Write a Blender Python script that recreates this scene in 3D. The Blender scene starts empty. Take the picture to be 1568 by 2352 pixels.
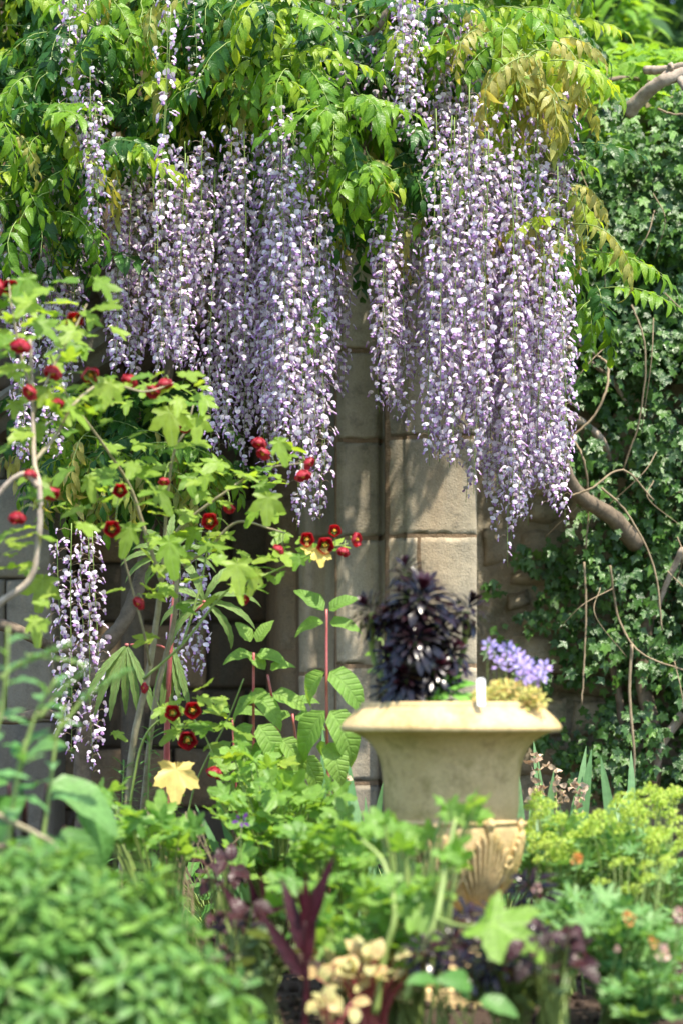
import bpy, math, random
import numpy as np
from mathutils import Vector, Matrix, noise as mnoise

SC = bpy.context.scene
COL = SC.collection
rng = np.random.default_rng(7)
random.seed(7)

# ------------------------------------------------------------------ camera, sky, sun, exposure
CAM_Z = 0.66
FOCUS = 7.2
cam_d = bpy.data.cameras.new('camera')
cam = bpy.data.objects.new('camera', cam_d); COL.objects.link(cam)
cam.location = (0, 0, CAM_Z); cam.rotation_euler = (math.pi/2, 0, 0)
cam_d.sensor_width = 36; cam_d.lens = 85; cam_d.shift_y = 0.197
cam_d.clip_start = 0.1; cam_d.clip_end = 400
cam_d.dof.use_dof = True; cam_d.dof.focus_distance = FOCUS; cam_d.dof.aperture_fstop = 2.3
SC.camera = cam

SUN_EL, SUN_AZ = math.radians(64), math.radians(38)      # azimuth: from the camera's back towards its right
sdir = Vector((math.sin(SUN_AZ)*math.cos(SUN_EL), -math.cos(SUN_AZ)*math.cos(SUN_EL), math.sin(SUN_EL)))
world = bpy.data.worlds.new('World'); SC.world = world; world.use_nodes = True
wn = world.node_tree; bg = wn.nodes['Background']
sky = wn.nodes.new('ShaderNodeTexSky'); sky.sky_type = 'NISHITA'; sky.sun_disc = False
sky.sun_elevation = SUN_EL; sky.sun_rotation = math.pi - SUN_AZ
wn.links.new(sky.outputs[0], bg.inputs[0]); bg.inputs[1].default_value = 0.15
sl = bpy.data.lights.new('sun', 'SUN'); sl.energy = 3.8; sl.angle = math.radians(0.53); sl.color = (1, 0.92, 0.78)
sun = bpy.data.objects.new('sun', sl); COL.objects.link(sun); sun.location = (3, -4, 9)
sun.rotation_euler = (-sdir).to_track_quat('-Z', 'Y').to_euler()
SC.view_settings.view_transform = 'Standard'; SC.view_settings.look = 'None'
SC.view_settings.gamma = 1; SC.view_settings.exposure = 1.36; SC.view_settings.use_curve_mapping = False
SC.render.engine = 'CYCLES'
SC.cycles.max_bounces = 8; SC.cycles.transmission_bounces = 6; SC.cycles.diffuse_bounces = 4
SC.cycles.use_denoising = True
try: SC.cycles.denoiser = 'OPENIMAGEDENOISE'
except Exception: pass
SC.cycles.sample_clamp_indirect = 6

# ------------------------------------------------------------------ helpers
KX = 36/85/2352
def W(px, py, d):
    """a point of the photo (1568 x 2352) that lies d metres away -> metres in the world"""
    return np.array([(px-784)*KX*d, d, CAM_Z-(py-1640)*KX*d])
def PX(px, d): return (px-784)*KX*d
def PZ(py, d): return CAM_Z-(py-1640)*KX*d

def nrm(a):
    a = np.asarray(a, float)
    return a/np.maximum(np.linalg.norm(a, axis=-1, keepdims=True), 1e-9)

def frames(P, D, U, S):
    """N matrices: local Y along D, local Z near U"""
    P = np.atleast_2d(P); D = nrm(np.atleast_2d(D)); U = np.atleast_2d(U)
    n = len(P); D = np.broadcast_to(D, (n, 3)); U = np.broadcast_to(U, (n, 3))
    X = nrm(np.cross(D, U)); Z = np.cross(X, D)
    M = np.zeros((n, 4, 4)); S = np.broadcast_to(np.asarray(S, float).reshape(-1, 1), (n, 1))
    M[:, :3, 0] = X*S; M[:, :3, 1] = D*S; M[:, :3, 2] = Z*S; M[:, :3, 3] = P; M[:, 3, 3] = 1
    return M

class Acc:
    """collects geometry for ONE mesh"""
    def __init__(s): s.V=[]; s.UV=[]; s.R=[]; s.F=[]; s.T=[]; s.M=[]; s.n=0
    def raw(s, V, faces, mi=0, uv=None, r=0.5):
        V = np.asarray(V, float); n = len(V)
        s.V.append(V); s.UV.append(np.zeros((n, 2)) if uv is None else np.asarray(uv, float))
        s.R.append(np.full(n, r) if np.isscalar(r) else np.asarray(r, float))
        flat = []; tot = []
        for f in faces: flat.extend(f); tot.append(len(f))
        s.F.append(np.array(flat, int)+s.n); s.T.append(np.array(tot, int))
        s.M.append(np.full(len(tot), mi) if np.isscalar(mi) else np.asarray(mi)); s.n += n
    def many(s, tpl, Ms, rnd=None):
        V, UV, R, F, T, M = tpl
        N = len(Ms)
        if N == 0: return
        n = len(V)
        Vh = np.hstack([V, np.ones((n, 1))])
        out = np.einsum('nij,vj->nvi', Ms, Vh)[:, :, :3].reshape(-1, 3)
        if rnd is None: rnd = rng.random(N)
        s.V.append(out); s.UV.append(np.tile(UV, (N, 1)))
        s.R.append(((R[None, :]+np.asarray(rnd)[:, None]) % 1.0).reshape(-1))
        s.F.append((F[None, :]+(np.arange(N)*n)[:, None]).reshape(-1)+s.n)
        s.T.append(np.tile(T, N)); s.M.append(np.tile(M, N)); s.n += n*N
    def tube(s, pts, rad, sides=5, mi=0, r=0.5, closed_end=True):
        pts = np.asarray(pts, float); n = len(pts)
        rad = np.full(n, rad) if np.isscalar(rad) else np.asarray(rad, float)
        tan = nrm(np.gradient(pts, axis=0))
        ref = np.array([0.0, 0, 1]) if abs(tan[0][2]) < 0.9 else np.array([1.0, 0, 0])
        V = []; UV = []
        for i in range(n):
            x = nrm(np.cross(tan[i], ref)); y = np.cross(tan[i], x); ref = np.cross(x, tan[i]) if False else ref
            for k in range(sides):
                a = 2*math.pi*k/sides
                V.append(pts[i]+rad[i]*(math.cos(a)*x+math.sin(a)*y)); UV.append((i/(n-1), 1.0))
        F = []
        for i in range(n-1):
            for k in range(sides):
                a = i*sides+k; b = i*sides+(k+1) % sides
                F.append((a, b, b+sides, a+sides))
        if closed_end:
            F.append(tuple(range((n-1)*sides, n*sides))); F.append(tuple(reversed(range(sides))))
        s.raw(V, F, mi, UV, r)
    def tpl(s):
        return (np.vstack(s.V), np.vstack(s.UV), np.concatenate(s.R), np.concatenate(s.F), np.concatenate(s.T), np.concatenate(s.M))
    def mesh(s, name, mats, origin=(0, 0, 0), smooth=True):
        V, UV, R, F, T, M = s.tpl()
        return tpl_mesh((V-np.asarray(origin), UV, R, F, T, M), name, mats, smooth)

def tpl_mesh(t, name, mats, smooth=True):
    V, UV, R, F, T, M = t
    me = bpy.data.meshes.new(name)
    me.vertices.add(len(V)); me.vertices.foreach_set('co', V.astype(np.float32).ravel())
    me.loops.add(len(F)); me.loops.foreach_set('vertex_index', F.astype(np.int32))
    me.polygons.add(len(T)); st = np.concatenate([[0], np.cumsum(T)[:-1]])
    me.polygons.foreach_set('loop_start', st.astype(np.int32))
    me.polygons.foreach_set('material_index', M.astype(np.int32))
    me.polygons.foreach_set('use_smooth', np.full(len(T), smooth))
    me.update(calc_edges=True)
    a = me.attributes.new('luv', 'FLOAT2', 'POINT'); a.data.foreach_set('vector', UV.astype(np.float32).ravel())
    a = me.attributes.new('rnd', 'FLOAT', 'POINT'); a.data.foreach_set('value', R.astype(np.float32))
    for m in (mats if isinstance(mats, (list, tuple)) else [mats]): me.materials.append(m)
    return me

def link(name, me, parent=None, loc=(0, 0, 0), kind=None, label=None):
    o = bpy.data.objects.new(name, me); COL.objects.link(o); o.location = loc
    if parent is not None: o.parent = parent
    if kind: o['kind'] = kind
    if label: o['label'] = label
    return o
def wloc(o):
    v = np.zeros(3)
    while o is not None: v += np.array(o.location); o = o.parent
    return v
def thing(name, label, cat, loc, group=None):
    o = bpy.data.objects.new(name, None); COL.objects.link(o); o.location = loc; o.empty_display_size = 0.05
    o['label'] = label; o['category'] = cat
    if group: o['group'] = group
    return o
def part(name, acc, mats, parent, smooth=True, kind=None, label=None, origin=None):
    """a mesh built in world metres, linked under its thing"""
    base = wloc(parent)
    og = base if origin is None else np.asarray(origin, float)
    return link(name, acc.mesh(name, mats, og, smooth), parent, tuple(og-base), kind, label)

def scatter(parent, name, meshes, tpls, mats, Ms, idx=None, rnd=None, cap=300, stuff='foliage', label=None):
    """the cap largest in view become objects of their own (shared meshes), the rest one joined part"""
    Ms = np.asarray(Ms); N = len(Ms)
    if N == 0: return []
    idx = rng.integers(0, len(tpls), N) if idx is None else np.asarray(idx)
    rnd = rng.random(N) if rnd is None else rnd
    P = Ms[:, :3, 3]; d = np.maximum(P[:, 1], 0.5)
    sx = 784+P[:, 0]/(KX*d); sy = 1640-(P[:, 2]-CAM_Z)/(KX*d)
    size = np.linalg.norm(Ms[:, :3, 1], axis=1)/d
    inn = (sx > -30) & (sx < 1598) & (sy > -30) & (sy < 2382)
    score = np.where(inn, 1/d**3*size*(0.9+0.2*rng.random(N)), -1)
    order = np.argsort(-score)
    chosen = [i for i in order[:cap] if inn[i]]
    base = wloc(parent); out = []
    for i in chosen:
        o = bpy.data.objects.new(name, meshes[idx[i]]); COL.objects.link(o); o.parent = parent
        M = Ms[i].copy(); M[:3, 3] -= base
        o.matrix_local = Matrix(M.tolist())
        if label: o['label'] = label
        out.append(o)
    rest = np.ones(N, bool); rest[chosen] = False
    if rest.any():
        acc = Acc()
        for k, t in enumerate(tpls):
            sel = rest & (idx == k)
            if sel.any(): acc.many(t, Ms[sel], rnd[sel])
        part(stuff, acc, mats, parent, kind='stuff')
    return out

def smooth_path(ctrl, n=8):
    c = [np.asarray(p, float) for p in ctrl]; out = []
    c = [2*c[0]-c[1]]+c+[2*c[-1]-c[-2]]
    for i in range(1, len(c)-2):
        for k in range(n):
            t = k/n
            out.append(0.5*((2*c[i])+(-c[i-1]+c[i+1])*t+(2*c[i-1]-5*c[i]+4*c[i+1]-c[i+2])*t*t+(-c[i-1]+3*c[i]-3*c[i+1]+c[i+2])*t**3))
    out.append(c[-2]); return np.array(out)
def path_px(pts, n=8): return smooth_path([W(*p) for p in pts], n)

# ------------------------------------------------------------------ materials
def nodes(name):
    m = bpy.data.materials.new(name); m.use_nodes = True
    nt = m.node_tree; nt.nodes.clear(); o = nt.nodes.new('ShaderNodeOutputMaterial')
    return m, nt, o
def N_(nt, t, **kw):
    n = nt.nodes.new(t)
    for k, v in kw.items(): setattr(n, k, v)
    return n
def mth(nt, op, a, b=None, c=None):
    n = nt.nodes.new('ShaderNodeMath'); n.operation = op
    for i, v in enumerate((a, b, c)):
        if v is None: continue
        if isinstance(v, (int, float)): n.inputs[i].default_value = v
        else: nt.links.new(v, n.inputs[i])
    return n.outputs[0]
def mixc(nt, f, a, b, typ='MIX'):
    n = nt.nodes.new('ShaderNodeMix'); n.data_type = 'RGBA'; n.blend_type = typ
    for s, v in ((n.inputs[0], f), (n.inputs[6], a), (n.inputs[7], b)):
        if isinstance(v, (int, float)): s.default_value = v
        elif isinstance(v, (tuple, list)): s.default_value = (*v[:3], 1)
        else: nt.links.new(v, s)
    return n.outputs[2]
def ramp(nt, f, cols):
    n = nt.nodes.new('ShaderNodeValToRGB'); cr = n.color_ramp
    while len(cr.elements) < len(cols): cr.elements.new(0.5)
    for i, (p, c) in enumerate(cols): cr.elements[i].position = p; cr.elements[i].color = (*c, 1)
    nt.links.new(f, n.inputs[0]); return n.outputs[0]
def lin(*c): return tuple(c)

def leaf_mat(name, cols, trans=0.35, rough=0.45, vein=0.25, veincol=None, nveins=7, bump=0.25, spec=0.32, tcol=None, edge=None, tbright=1.6, coat=0):
    m, nt, out = nodes(name)
    at = N_(nt, 'ShaderNodeAttribute', attribute_name='rnd'); lu = N_(nt, 'ShaderNodeAttribute', attribute_name='luv')
    oi = N_(nt, 'ShaderNodeObjectInfo')
    f = mth(nt, 'FRACT', mth(nt, 'ADD', at.outputs['Fac'], oi.outputs['Random']))
    k = len(cols)
    col = ramp(nt, f, [(i/max(k-1, 1), c) for i, c in enumerate(cols)]) if k > 1 else None
    if col is None:
        rgb = N_(nt, 'ShaderNodeRGB'); rgb.outputs[0].default_value = (*cols[0], 1); col = rgb.outputs[0]
    tc = N_(nt, 'ShaderNodeNewGeometry')
    ns = N_(nt, 'ShaderNodeTexNoise'); ns.inputs['Scale'].default_value = 60; ns.inputs['Detail'].default_value = 3
    nt.links.new(tc.outputs['Position'], ns.inputs['Vector'])
    vr = mth(nt, 'MULTIPLY_ADD', ns.outputs[0], 0.7, 0.65)
    cmb = N_(nt, 'ShaderNodeCombineXYZ')
    for i in range(3): nt.links.new(vr, cmb.inputs[i])
    col = mixc(nt, 1.0, col, cmb.outputs[0], 'MULTIPLY')
    sp = N_(nt, 'ShaderNodeSeparateXYZ'); nt.links.new(lu.outputs['Vector'], sp.inputs[0])
    av = mth(nt, 'ABSOLUTE', sp.outputs[1])
    rib = mth(nt, 'SUBTRACT', 1.0, mth(nt, 'SMOOTH_MIN', mth(nt, 'MULTIPLY', av, 7.0), 1.0, 0.1))
    rib = mth(nt, 'MAXIMUM', rib, 0.0)
    lat = mth(nt, 'SINE', mth(nt, 'MULTIPLY', mth(nt, 'SUBTRACT', sp.outputs[0], mth(nt, 'MULTIPLY', av, 0.16)), nveins*6.283))
    lat = mth(nt, 'POWER', mth(nt, 'MULTIPLY_ADD', lat, 0.5, 0.5), 6)
    vc = veincol or tuple(min(1, c*2.0+0.03) for c in cols[len(cols)//2])
    vf = mth(nt, 'MULTIPLY', mth(nt, 'MAXIMUM', rib, mth(nt, 'MULTIPLY', lat, 0.45)), vein)
    col = mixc(nt, vf, col, vc)
    if edge:
        ef = mth(nt, 'SMOOTH_MAX', mth(nt, 'MULTIPLY_ADD', av, 4.0, -2.6), 0.0, 0.2)
        ef = mth(nt, 'MINIMUM', ef, 1.0)
        col = mixc(nt, ef, col, edge)
    p = N_(nt, 'ShaderNodeBsdfPrincipled'); nt.links.new(col, p.inputs['Base Color'])
    p.inputs['Roughness'].default_value = rough; p.inputs['Specular IOR Level'].default_value = spec
    if coat: p.inputs['Coat Weight'].default_value = coat; p.inputs['Coat Roughness'].default_value = 0.15
    if bump:
        b = N_(nt, 'ShaderNodeBump'); b.inputs['Strength'].default_value = bump; b.inputs['Distance'].default_value = 0.002
        hh = mth(nt, 'ADD', mth(nt, 'MULTIPLY', mth(nt, 'MAXIMUM', rib, lat), -1.0), ns.outputs[0])
        nt.links.new(hh, b.inputs['Height']); nt.links.new(b.outputs[0], p.inputs['Normal'])
    if trans > 0:
        t = N_(nt, 'ShaderNodeBsdfTranslucent')
        nt.links.new(mixc(nt, 1.0, col, tcol or (tbright*1.15, tbright*1.05, tbright*0.45), 'MULTIPLY'), t.inputs[0])
        mx = N_(nt, 'ShaderNodeMixShader'); mx.inputs[0].default_value = trans
        nt.links.new(p.outputs[0], mx.inputs[1]); nt.links.new(t.outputs[0], mx.inputs[2]); nt.links.new(mx.outputs[0], out.inputs[0])
    else: nt.links.new(p.outputs[0], out.inputs[0])
    return m

def stone_mat(name, a, b, stain, scale=1.0, bump=0.5, dark=(0.05, 0.045, 0.035), darkamt=0.5, streak=0.6, moss=None):
    m, nt, out = nodes(name)
    g = N_(nt, 'ShaderNodeNewGeometry'); oi = N_(nt, 'ShaderNodeObjectInfo')
    def noise(s, det=6, rough=0.6, vec=None, dist=0):
        n = N_(nt, 'ShaderNodeTexNoise'); n.inputs['Scale'].default_value = s; n.inputs['Detail'].default_value = det
        n.inputs['Roughness'].default_value = rough; n.inputs['Distortion'].default_value = dist
        nt.links.new(vec or g.outputs['Position'], n.inputs['Vector']); return n.outputs[0]
    mp = N_(nt, 'ShaderNodeMapping'); mp.inputs['Scale'].default_value = (9, 9, 1.1)
    nt.links.new(g.outputs['Position'], mp.inputs[0])
    n1 = noise(3.0*scale, 8, 0.65, dist=0.4); n2 = noise(1.0, 6, 0.6, mp.outputs[0], 0.5); n3 = noise(14*scale, 8, 0.7); n4 = noise(160, 2, 0.6)
    c = ramp(nt, n1, [(0.3, a), (0.68, b)])
    s = ramp(nt, n2, [(0.45, (0, 0, 0)), (0.72, (1, 1, 1))])
    c = mixc(nt, mth(nt, 'MULTIPLY', s, streak), c, stain)
    d = ramp(nt, n3, [(0.52, (0, 0, 0)), (0.72, (1, 1, 1))])
    c = mixc(nt, mth(nt, 'MULTIPLY', d, darkamt), c, dark)
    if moss:
        n5 = noise(5*scale, 5, 0.7)
        c = mixc(nt, mth(nt, 'MULTIPLY', ramp(nt, n5, [(0.5, (0, 0, 0)), (0.66, (1, 1, 1))]), moss[3]), c, moss[:3])
    v = mth(nt, 'MULTIPLY_ADD', n4, 0.5, 0.75); v = mth(nt, 'MULTIPLY', v, mth(nt, 'MULTIPLY_ADD', oi.outputs['Random'], 0.45, 0.78))
    cmb = N_(nt, 'ShaderNodeCombineXYZ')
    for i in range(3): nt.links.new(v, cmb.inputs[i])
    c = mixc(nt, 1.0, c, cmb.outputs[0], 'MULTIPLY')
    p = N_(nt, 'ShaderNodeBsdfPrincipled'); nt.links.new(c, p.inputs['Base Color']); p.inputs['Roughness'].default_value = 0.9
    p.inputs['Specular IOR Level'].default_value = 0.2
    bp = N_(nt, 'ShaderNodeBump'); bp.inputs['Strength'].default_value = bump; bp.inputs['Distance'].default_value = 0.01
    nt.links.new(mth(nt, 'ADD', n3, mth(nt, 'MULTIPLY', n4, 0.35)), bp.inputs['Height']); nt.links.new(bp.outputs[0], p.inputs['Normal'])
    nt.links.new(p.outputs[0], out.inputs[0]); return m

def bark_mat(name, a, b, rough=0.85, bump=0.5, sc=30):
    m, nt, out = nodes(name)
    g = N_(nt, 'ShaderNodeNewGeometry')
    n = N_(nt, 'ShaderNodeTexNoise'); n.inputs['Scale'].default_value = sc; n.inputs['Detail'].default_value = 6; n.inputs['Roughness'].default_value = 0.7
    nt.links.new(g.outputs['Position'], n.inputs['Vector'])
    c = ramp(nt, n.outputs[0], [(0.35, a), (0.7, b)])
    p = N_(nt, 'ShaderNodeBsdfPrincipled'); nt.links.new(c, p.inputs['Base Color']); p.inputs['Roughness'].default_value = rough
    bp = N_(nt, 'ShaderNodeBump'); bp.inputs['Strength'].default_value = bump; bp.inputs['Distance'].default_value = 0.006
    nt.links.new(n.outputs[0], bp.inputs['Height']); nt.links.new(bp.outputs[0], p.inputs['Normal'])
    nt.links.new(p.outputs[0], out.inputs[0]); return m

M_wl = [leaf_mat('wisteria_leaf_deep_shade_green', [(0.018, 0.07, 0.010), (0.034, 0.11, 0.013), (0.024, 0.085, 0.015)], 0.30, 0.35, tbright=1.7),  # deep green, darkened further to stand in for canopy shade
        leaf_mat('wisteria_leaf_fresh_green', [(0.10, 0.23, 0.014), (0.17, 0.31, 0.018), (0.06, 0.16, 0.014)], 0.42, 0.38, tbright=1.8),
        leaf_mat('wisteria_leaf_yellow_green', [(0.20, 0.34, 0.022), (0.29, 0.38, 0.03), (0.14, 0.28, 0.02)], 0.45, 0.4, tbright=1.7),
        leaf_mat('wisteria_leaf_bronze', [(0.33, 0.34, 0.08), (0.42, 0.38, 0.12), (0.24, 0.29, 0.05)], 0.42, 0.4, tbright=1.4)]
M_stalk = bark_mat('raceme_stalk_green', (0.12, 0.2, 0.03), (0.2, 0.28, 0.05), 0.5, 0.1)
M_ped = bark_mat('pedicel_pinkish', (0.28, 0.2, 0.13), (0.33, 0.25, 0.16), 0.5, 0.1)
M_ban = leaf_mat('wisteria_banner_petal', [(0.80, 0.74, 0.78), (0.72, 0.62, 0.73), (0.83, 0.79, 0.80), (0.77, 0.68, 0.76)], 0.34, 0.5, 0.08, (0.68, 0.52, 0.72), 5, 0.1, tcol=(1.05, 0.97, 1.05))
M_keel = leaf_mat('wisteria_keel_violet', [(0.52, 0.33, 0.58), (0.41, 0.23, 0.49), (0.66, 0.50, 0.68)], 0.3, 0.5, 0.0, None, 5, 0.05, tcol=(1.1, 0.9, 1.2))
M_bark = bark_mat('climber_bark', (0.10, 0.075, 0.05), (0.25, 0.19, 0.13))
M_palebark = bark_mat('weathered_pale_bark', (0.25, 0.19, 0.14), (0.48, 0.4, 0.32))
M_tw = bark_mat('thin_dry_vine', (0.2, 0.15, 0.09), (0.36, 0.28, 0.18))
M_ivy = leaf_mat('ivy_leaf', [(0.026, 0.078, 0.014), (0.042, 0.12, 0.018), (0.075, 0.175, 0.022), (0.016, 0.052, 0.011)], 0.15, 0.36, 0.3, (0.09, 0.17, 0.05), 5, 0.3, 0.5)
M_ivy2 = leaf_mat('ivy_leaf_young', [(0.09, 0.21, 0.04), (0.13, 0.27, 0.045)], 0.3, 0.38, 0.3, None, 5, 0.3)
M_vine = leaf_mat('vine_leaf_lime', [(0.16, 0.32, 0.03), (0.22, 0.37, 0.04), (0.10, 0.24, 0.03)], 0.42, 0.45, 0.3)
M_tree = leaf_mat('far_tree_leaf', [(0.03, 0.08, 0.02), (0.05, 0.12, 0.03), (0.04, 0.10, 0.03)], 0.3, 0.5, 0)
M_abl = leaf_mat('abutilon_leaf', [(0.19, 0.33, 0.035), (0.29, 0.41, 0.06), (0.11, 0.24, 0.03), (0.24, 0.33, 0.04)], 0.5, 0.45, 0.3, (0.3, 0.42, 0.16), 1, 0.3, tbright=1.6)
M_yel = leaf_mat('yellowed_leaf', [(0.72, 0.58, 0.13), (0.74, 0.55, 0.2)], 0.3, 0.5, 0.2, (0.7, 0.6, 0.25), 1, 0.2, tbright=1.2)
M_abs = bark_mat('abutilon_stem', (0.22, 0.18, 0.11), (0.38, 0.33, 0.22))
M_absg = bark_mat('green_stem', (0.18, 0.26, 0.06), (0.28, 0.36, 0.1), 0.5, 0.1)
M_red = leaf_mat('crimson_petal', [(0.30, 0.007, 0.014), (0.20, 0.004, 0.010), (0.38, 0.010, 0.02)], 0.35, 0.45, 0.25, (0.2, 0.004, 0.012), 4, 0.2, tcol=(1.6, 0.5, 0.6))
M_redp = leaf_mat('crimson_petal_outside', [(0.32, 0.014, 0.028), (0.42, 0.04, 0.06)], 0.3, 0.45, 0.2, (0.3, 0.01, 0.03), 4, 0.2, tcol=(1.5, 0.5, 0.6))
M_stam = bark_mat('yellow_stamen', (0.7, 0.38, 0.03), (0.8, 0.5, 0.06), 0.6, 0.1)
M_redstem = bark_mat('red_stem', (0.38, 0.07, 0.08), (0.5, 0.16, 0.14), 0.4, 0.1)
M_salv = leaf_mat('soft_broad_leaf', [(0.16, 0.31, 0.05), (0.22, 0.37, 0.07), (0.12, 0.26, 0.045)], 0.42, 0.55, 0.2, (0.28, 0.42, 0.15), 9, 0.8, tbright=1.6)
M_palm = leaf_mat('palmate_leaf', [(0.15, 0.25, 0.07), (0.19, 0.30, 0.09)], 0.35, 0.5, 0.5, (0.36, 0.36, 0.16), 12, 0.8, tbright=1.5)
M_sedum = leaf_mat('bush_leaf', [(0.10, 0.23, 0.045), (0.19, 0.34, 0.065), (0.055, 0.15, 0.03), (0.13, 0.27, 0.07)], 0.32, 0.45, 0.15, None, 4, 0.1)
M_glau = leaf_mat('glaucous_leaf', [(0.12, 0.28, 0.09), (0.16, 0.31, 0.12), (0.08, 0.23, 0.06)], 0.3, 0.45, 0.2, None, 6, 0.2)
M_big = leaf_mat('large_garden_leaf', [(0.08, 0.22, 0.04), (0.15, 0.30, 0.09)], 0.4, 0.4, 0.3, None, 7, 0.4)
M_mall = leaf_mat('lobed_garden_leaf', [(0.15, 0.31, 0.045), (0.21, 0.36, 0.07), (0.10, 0.24, 0.04)], 0.42, 0.45, 0.35, (0.28, 0.42, 0.16), 1, 0.4)
M_alch = leaf_mat('scalloped_leaf', [(0.13, 0.28, 0.08), (0.18, 0.33, 0.11), (0.09, 0.23, 0.06)], 0.32, 0.5, 0.35, (0.22, 0.36, 0.16), 1, 0.4)
M_alf = leaf_mat('lime_flower', [(0.36, 0.50, 0.07), (0.46, 0.56, 0.12), (0.26, 0.43, 0.06)], 0.35, 0.6, 0, None, 4, 0)
M_iris = leaf_mat('sword_leaf', [(0.12, 0.26, 0.10), (0.16, 0.30, 0.13), (0.09, 0.22, 0.08)], 0.3, 0.45, 0.1, None, 0, 0.1)
M_wither = leaf_mat('withered_petal', [(0.62, 0.47, 0.32), (0.72, 0.57, 0.42), (0.45, 0.28, 0.17)], 0.35, 0.7, 0.1, None, 4, 0.4, tcol=(1, 0.9, 0.8))
M_lily = leaf_mat('narrow_leaf', [(0.10, 0.25, 0.07), (0.14, 0.30, 0.09)], 0.35, 0.42, 0.2, None, 0, 0.1)
M_aeo = leaf_mat('dark_succulent_leaf', [(0.007, 0.004, 0.005), (0.014, 0.004, 0.006), (0.005, 0.004, 0.005)], 0, 0.24, 0, None, 2, 0.05, 0.55)
M_aeoc = leaf_mat('wine_red_succulent_centre', [(0.03, 0.004, 0.010), (0.05, 0.006, 0.014)], 0, 0.3, 0, None, 2, 0.05, 0.6)
M_succ = leaf_mat('green_succulent_leaf', [(0.12, 0.30, 0.05), (0.17, 0.36, 0.07)], 0.15, 0.35, 0.1, None, 1, 0.05)
M_burg = leaf_mat('burgundy_leaf', [(0.035, 0.006, 0.010), (0.052, 0.008, 0.013), (0.024, 0.005, 0.008)], 0.2, 0.5, 0.3, (0.2, 0.03, 0.07), 5, 0.3, tcol=(2.6, 0.7, 1.2))
M_dkred = leaf_mat('dark_purple_leaf', [(0.024, 0.007, 0.009), (0.042, 0.012, 0.012), (0.020, 0.016, 0.010)], 0.04, 0.4, 0.3, (0.12, 0.03, 0.04), 5, 0.5)
M_heu = leaf_mat('cream_heuchera_leaf', [(0.60, 0.52, 0.20), (0.50, 0.50, 0.22), (0.62, 0.42, 0.20)], 0.3, 0.5, 0.55, (0.42, 0.10, 0.05), 1, 0.3, tbright=1.1)
M_vari = leaf_mat('green_and_bronze_leaf', [(0.13, 0.22, 0.08), (0.17, 0.26, 0.10), (0.10, 0.12, 0.05)], 0.25, 0.5, 0.3, (0.16, 0.06, 0.04), 1, 0.4, edge=(0.10, 0.04, 0.03))
M_lil = leaf_mat('lilac_blue_petal', [(0.40, 0.36, 0.74), (0.48, 0.40, 0.78), (0.44, 0.28, 0.62)], 0.3, 0.55, 0, None, 2, 0, tcol=(1, 0.95, 1.1))
M_vio = leaf_mat('deep_violet_petal', [(0.09, 0.015, 0.16), (0.13, 0.03, 0.22)], 0.2, 0.5, 0, None, 2, 0, tcol=(1, 0.7, 1.2))
M_sed2 = leaf_mat('yellow_stonecrop_leaf', [(0.50, 0.48, 0.14), (0.36, 0.40, 0.12), (0.56, 0.36, 0.14)], 0.25, 0.45, 0, None, 2, 0)
M_org = leaf_mat('apricot_petal', [(0.78, 0.36, 0.11), (0.78, 0.46, 0.2)], 0.3, 0.55, 0, None, 2, 0, tcol=(1.1, 0.9, 0.7))
M_pink = leaf_mat('pale_pink_petal', [(0.75, 0.48, 0.44), (0.78, 0.6, 0.5)], 0.3, 0.55, 0, None, 2, 0, tcol=(1.1, 0.9, 0.9))
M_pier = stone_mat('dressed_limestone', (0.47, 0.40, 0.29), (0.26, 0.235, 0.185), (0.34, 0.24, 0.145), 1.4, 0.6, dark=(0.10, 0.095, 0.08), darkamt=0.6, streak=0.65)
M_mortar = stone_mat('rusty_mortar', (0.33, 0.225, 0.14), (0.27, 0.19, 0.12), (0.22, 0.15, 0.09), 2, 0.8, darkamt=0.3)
M_rough = stone_mat('old_stone_dark_for_shade', (0.12, 0.097, 0.07), (0.075, 0.063, 0.048), (0.14, 0.08, 0.04), 1.2, 0.8, darkamt=0.7, streak=0.6)  # stone colour lowered so that it carries the recess's shade
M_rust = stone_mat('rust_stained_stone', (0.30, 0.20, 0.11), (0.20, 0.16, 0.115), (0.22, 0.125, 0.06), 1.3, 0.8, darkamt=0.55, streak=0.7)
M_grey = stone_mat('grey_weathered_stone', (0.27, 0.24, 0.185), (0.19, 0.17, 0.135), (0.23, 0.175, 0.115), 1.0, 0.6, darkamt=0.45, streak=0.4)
M_rub = stone_mat('rubble_stone', (0.48, 0.42, 0.30), (0.24, 0.205, 0.145), (0.24, 0.18, 0.11), 1.6, 1.0, darkamt=0.6, streak=0.4, moss=(0.06, 0.07, 0.03, 0.5))
M_dkmort = stone_mat('dark_old_mortar', (0.10, 0.082, 0.06), (0.06, 0.05, 0.04), (0.09, 0.065, 0.04), 3, 1.0)
M_soil = stone_mat('garden_soil', (0.075, 0.048, 0.034), (0.045, 0.03, 0.022), (0.06, 0.04, 0.03), 5, 1.0, darkamt=0.6)
M_urn = stone_mat('buff_cast_stone', (0.72, 0.54, 0.29), (0.58, 0.42, 0.20), (0.46, 0.31, 0.13), 1.6, 0.5, dark=(0.19, 0.13, 0.05), darkamt=0.55, streak=0.6, moss=(0.28, 0.23, 0.07, 0.7))
M_white = bark_mat('white_plastic', (0.8, 0.8, 0.78), (0.82, 0.82, 0.8), 0.4, 0.0)

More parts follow.
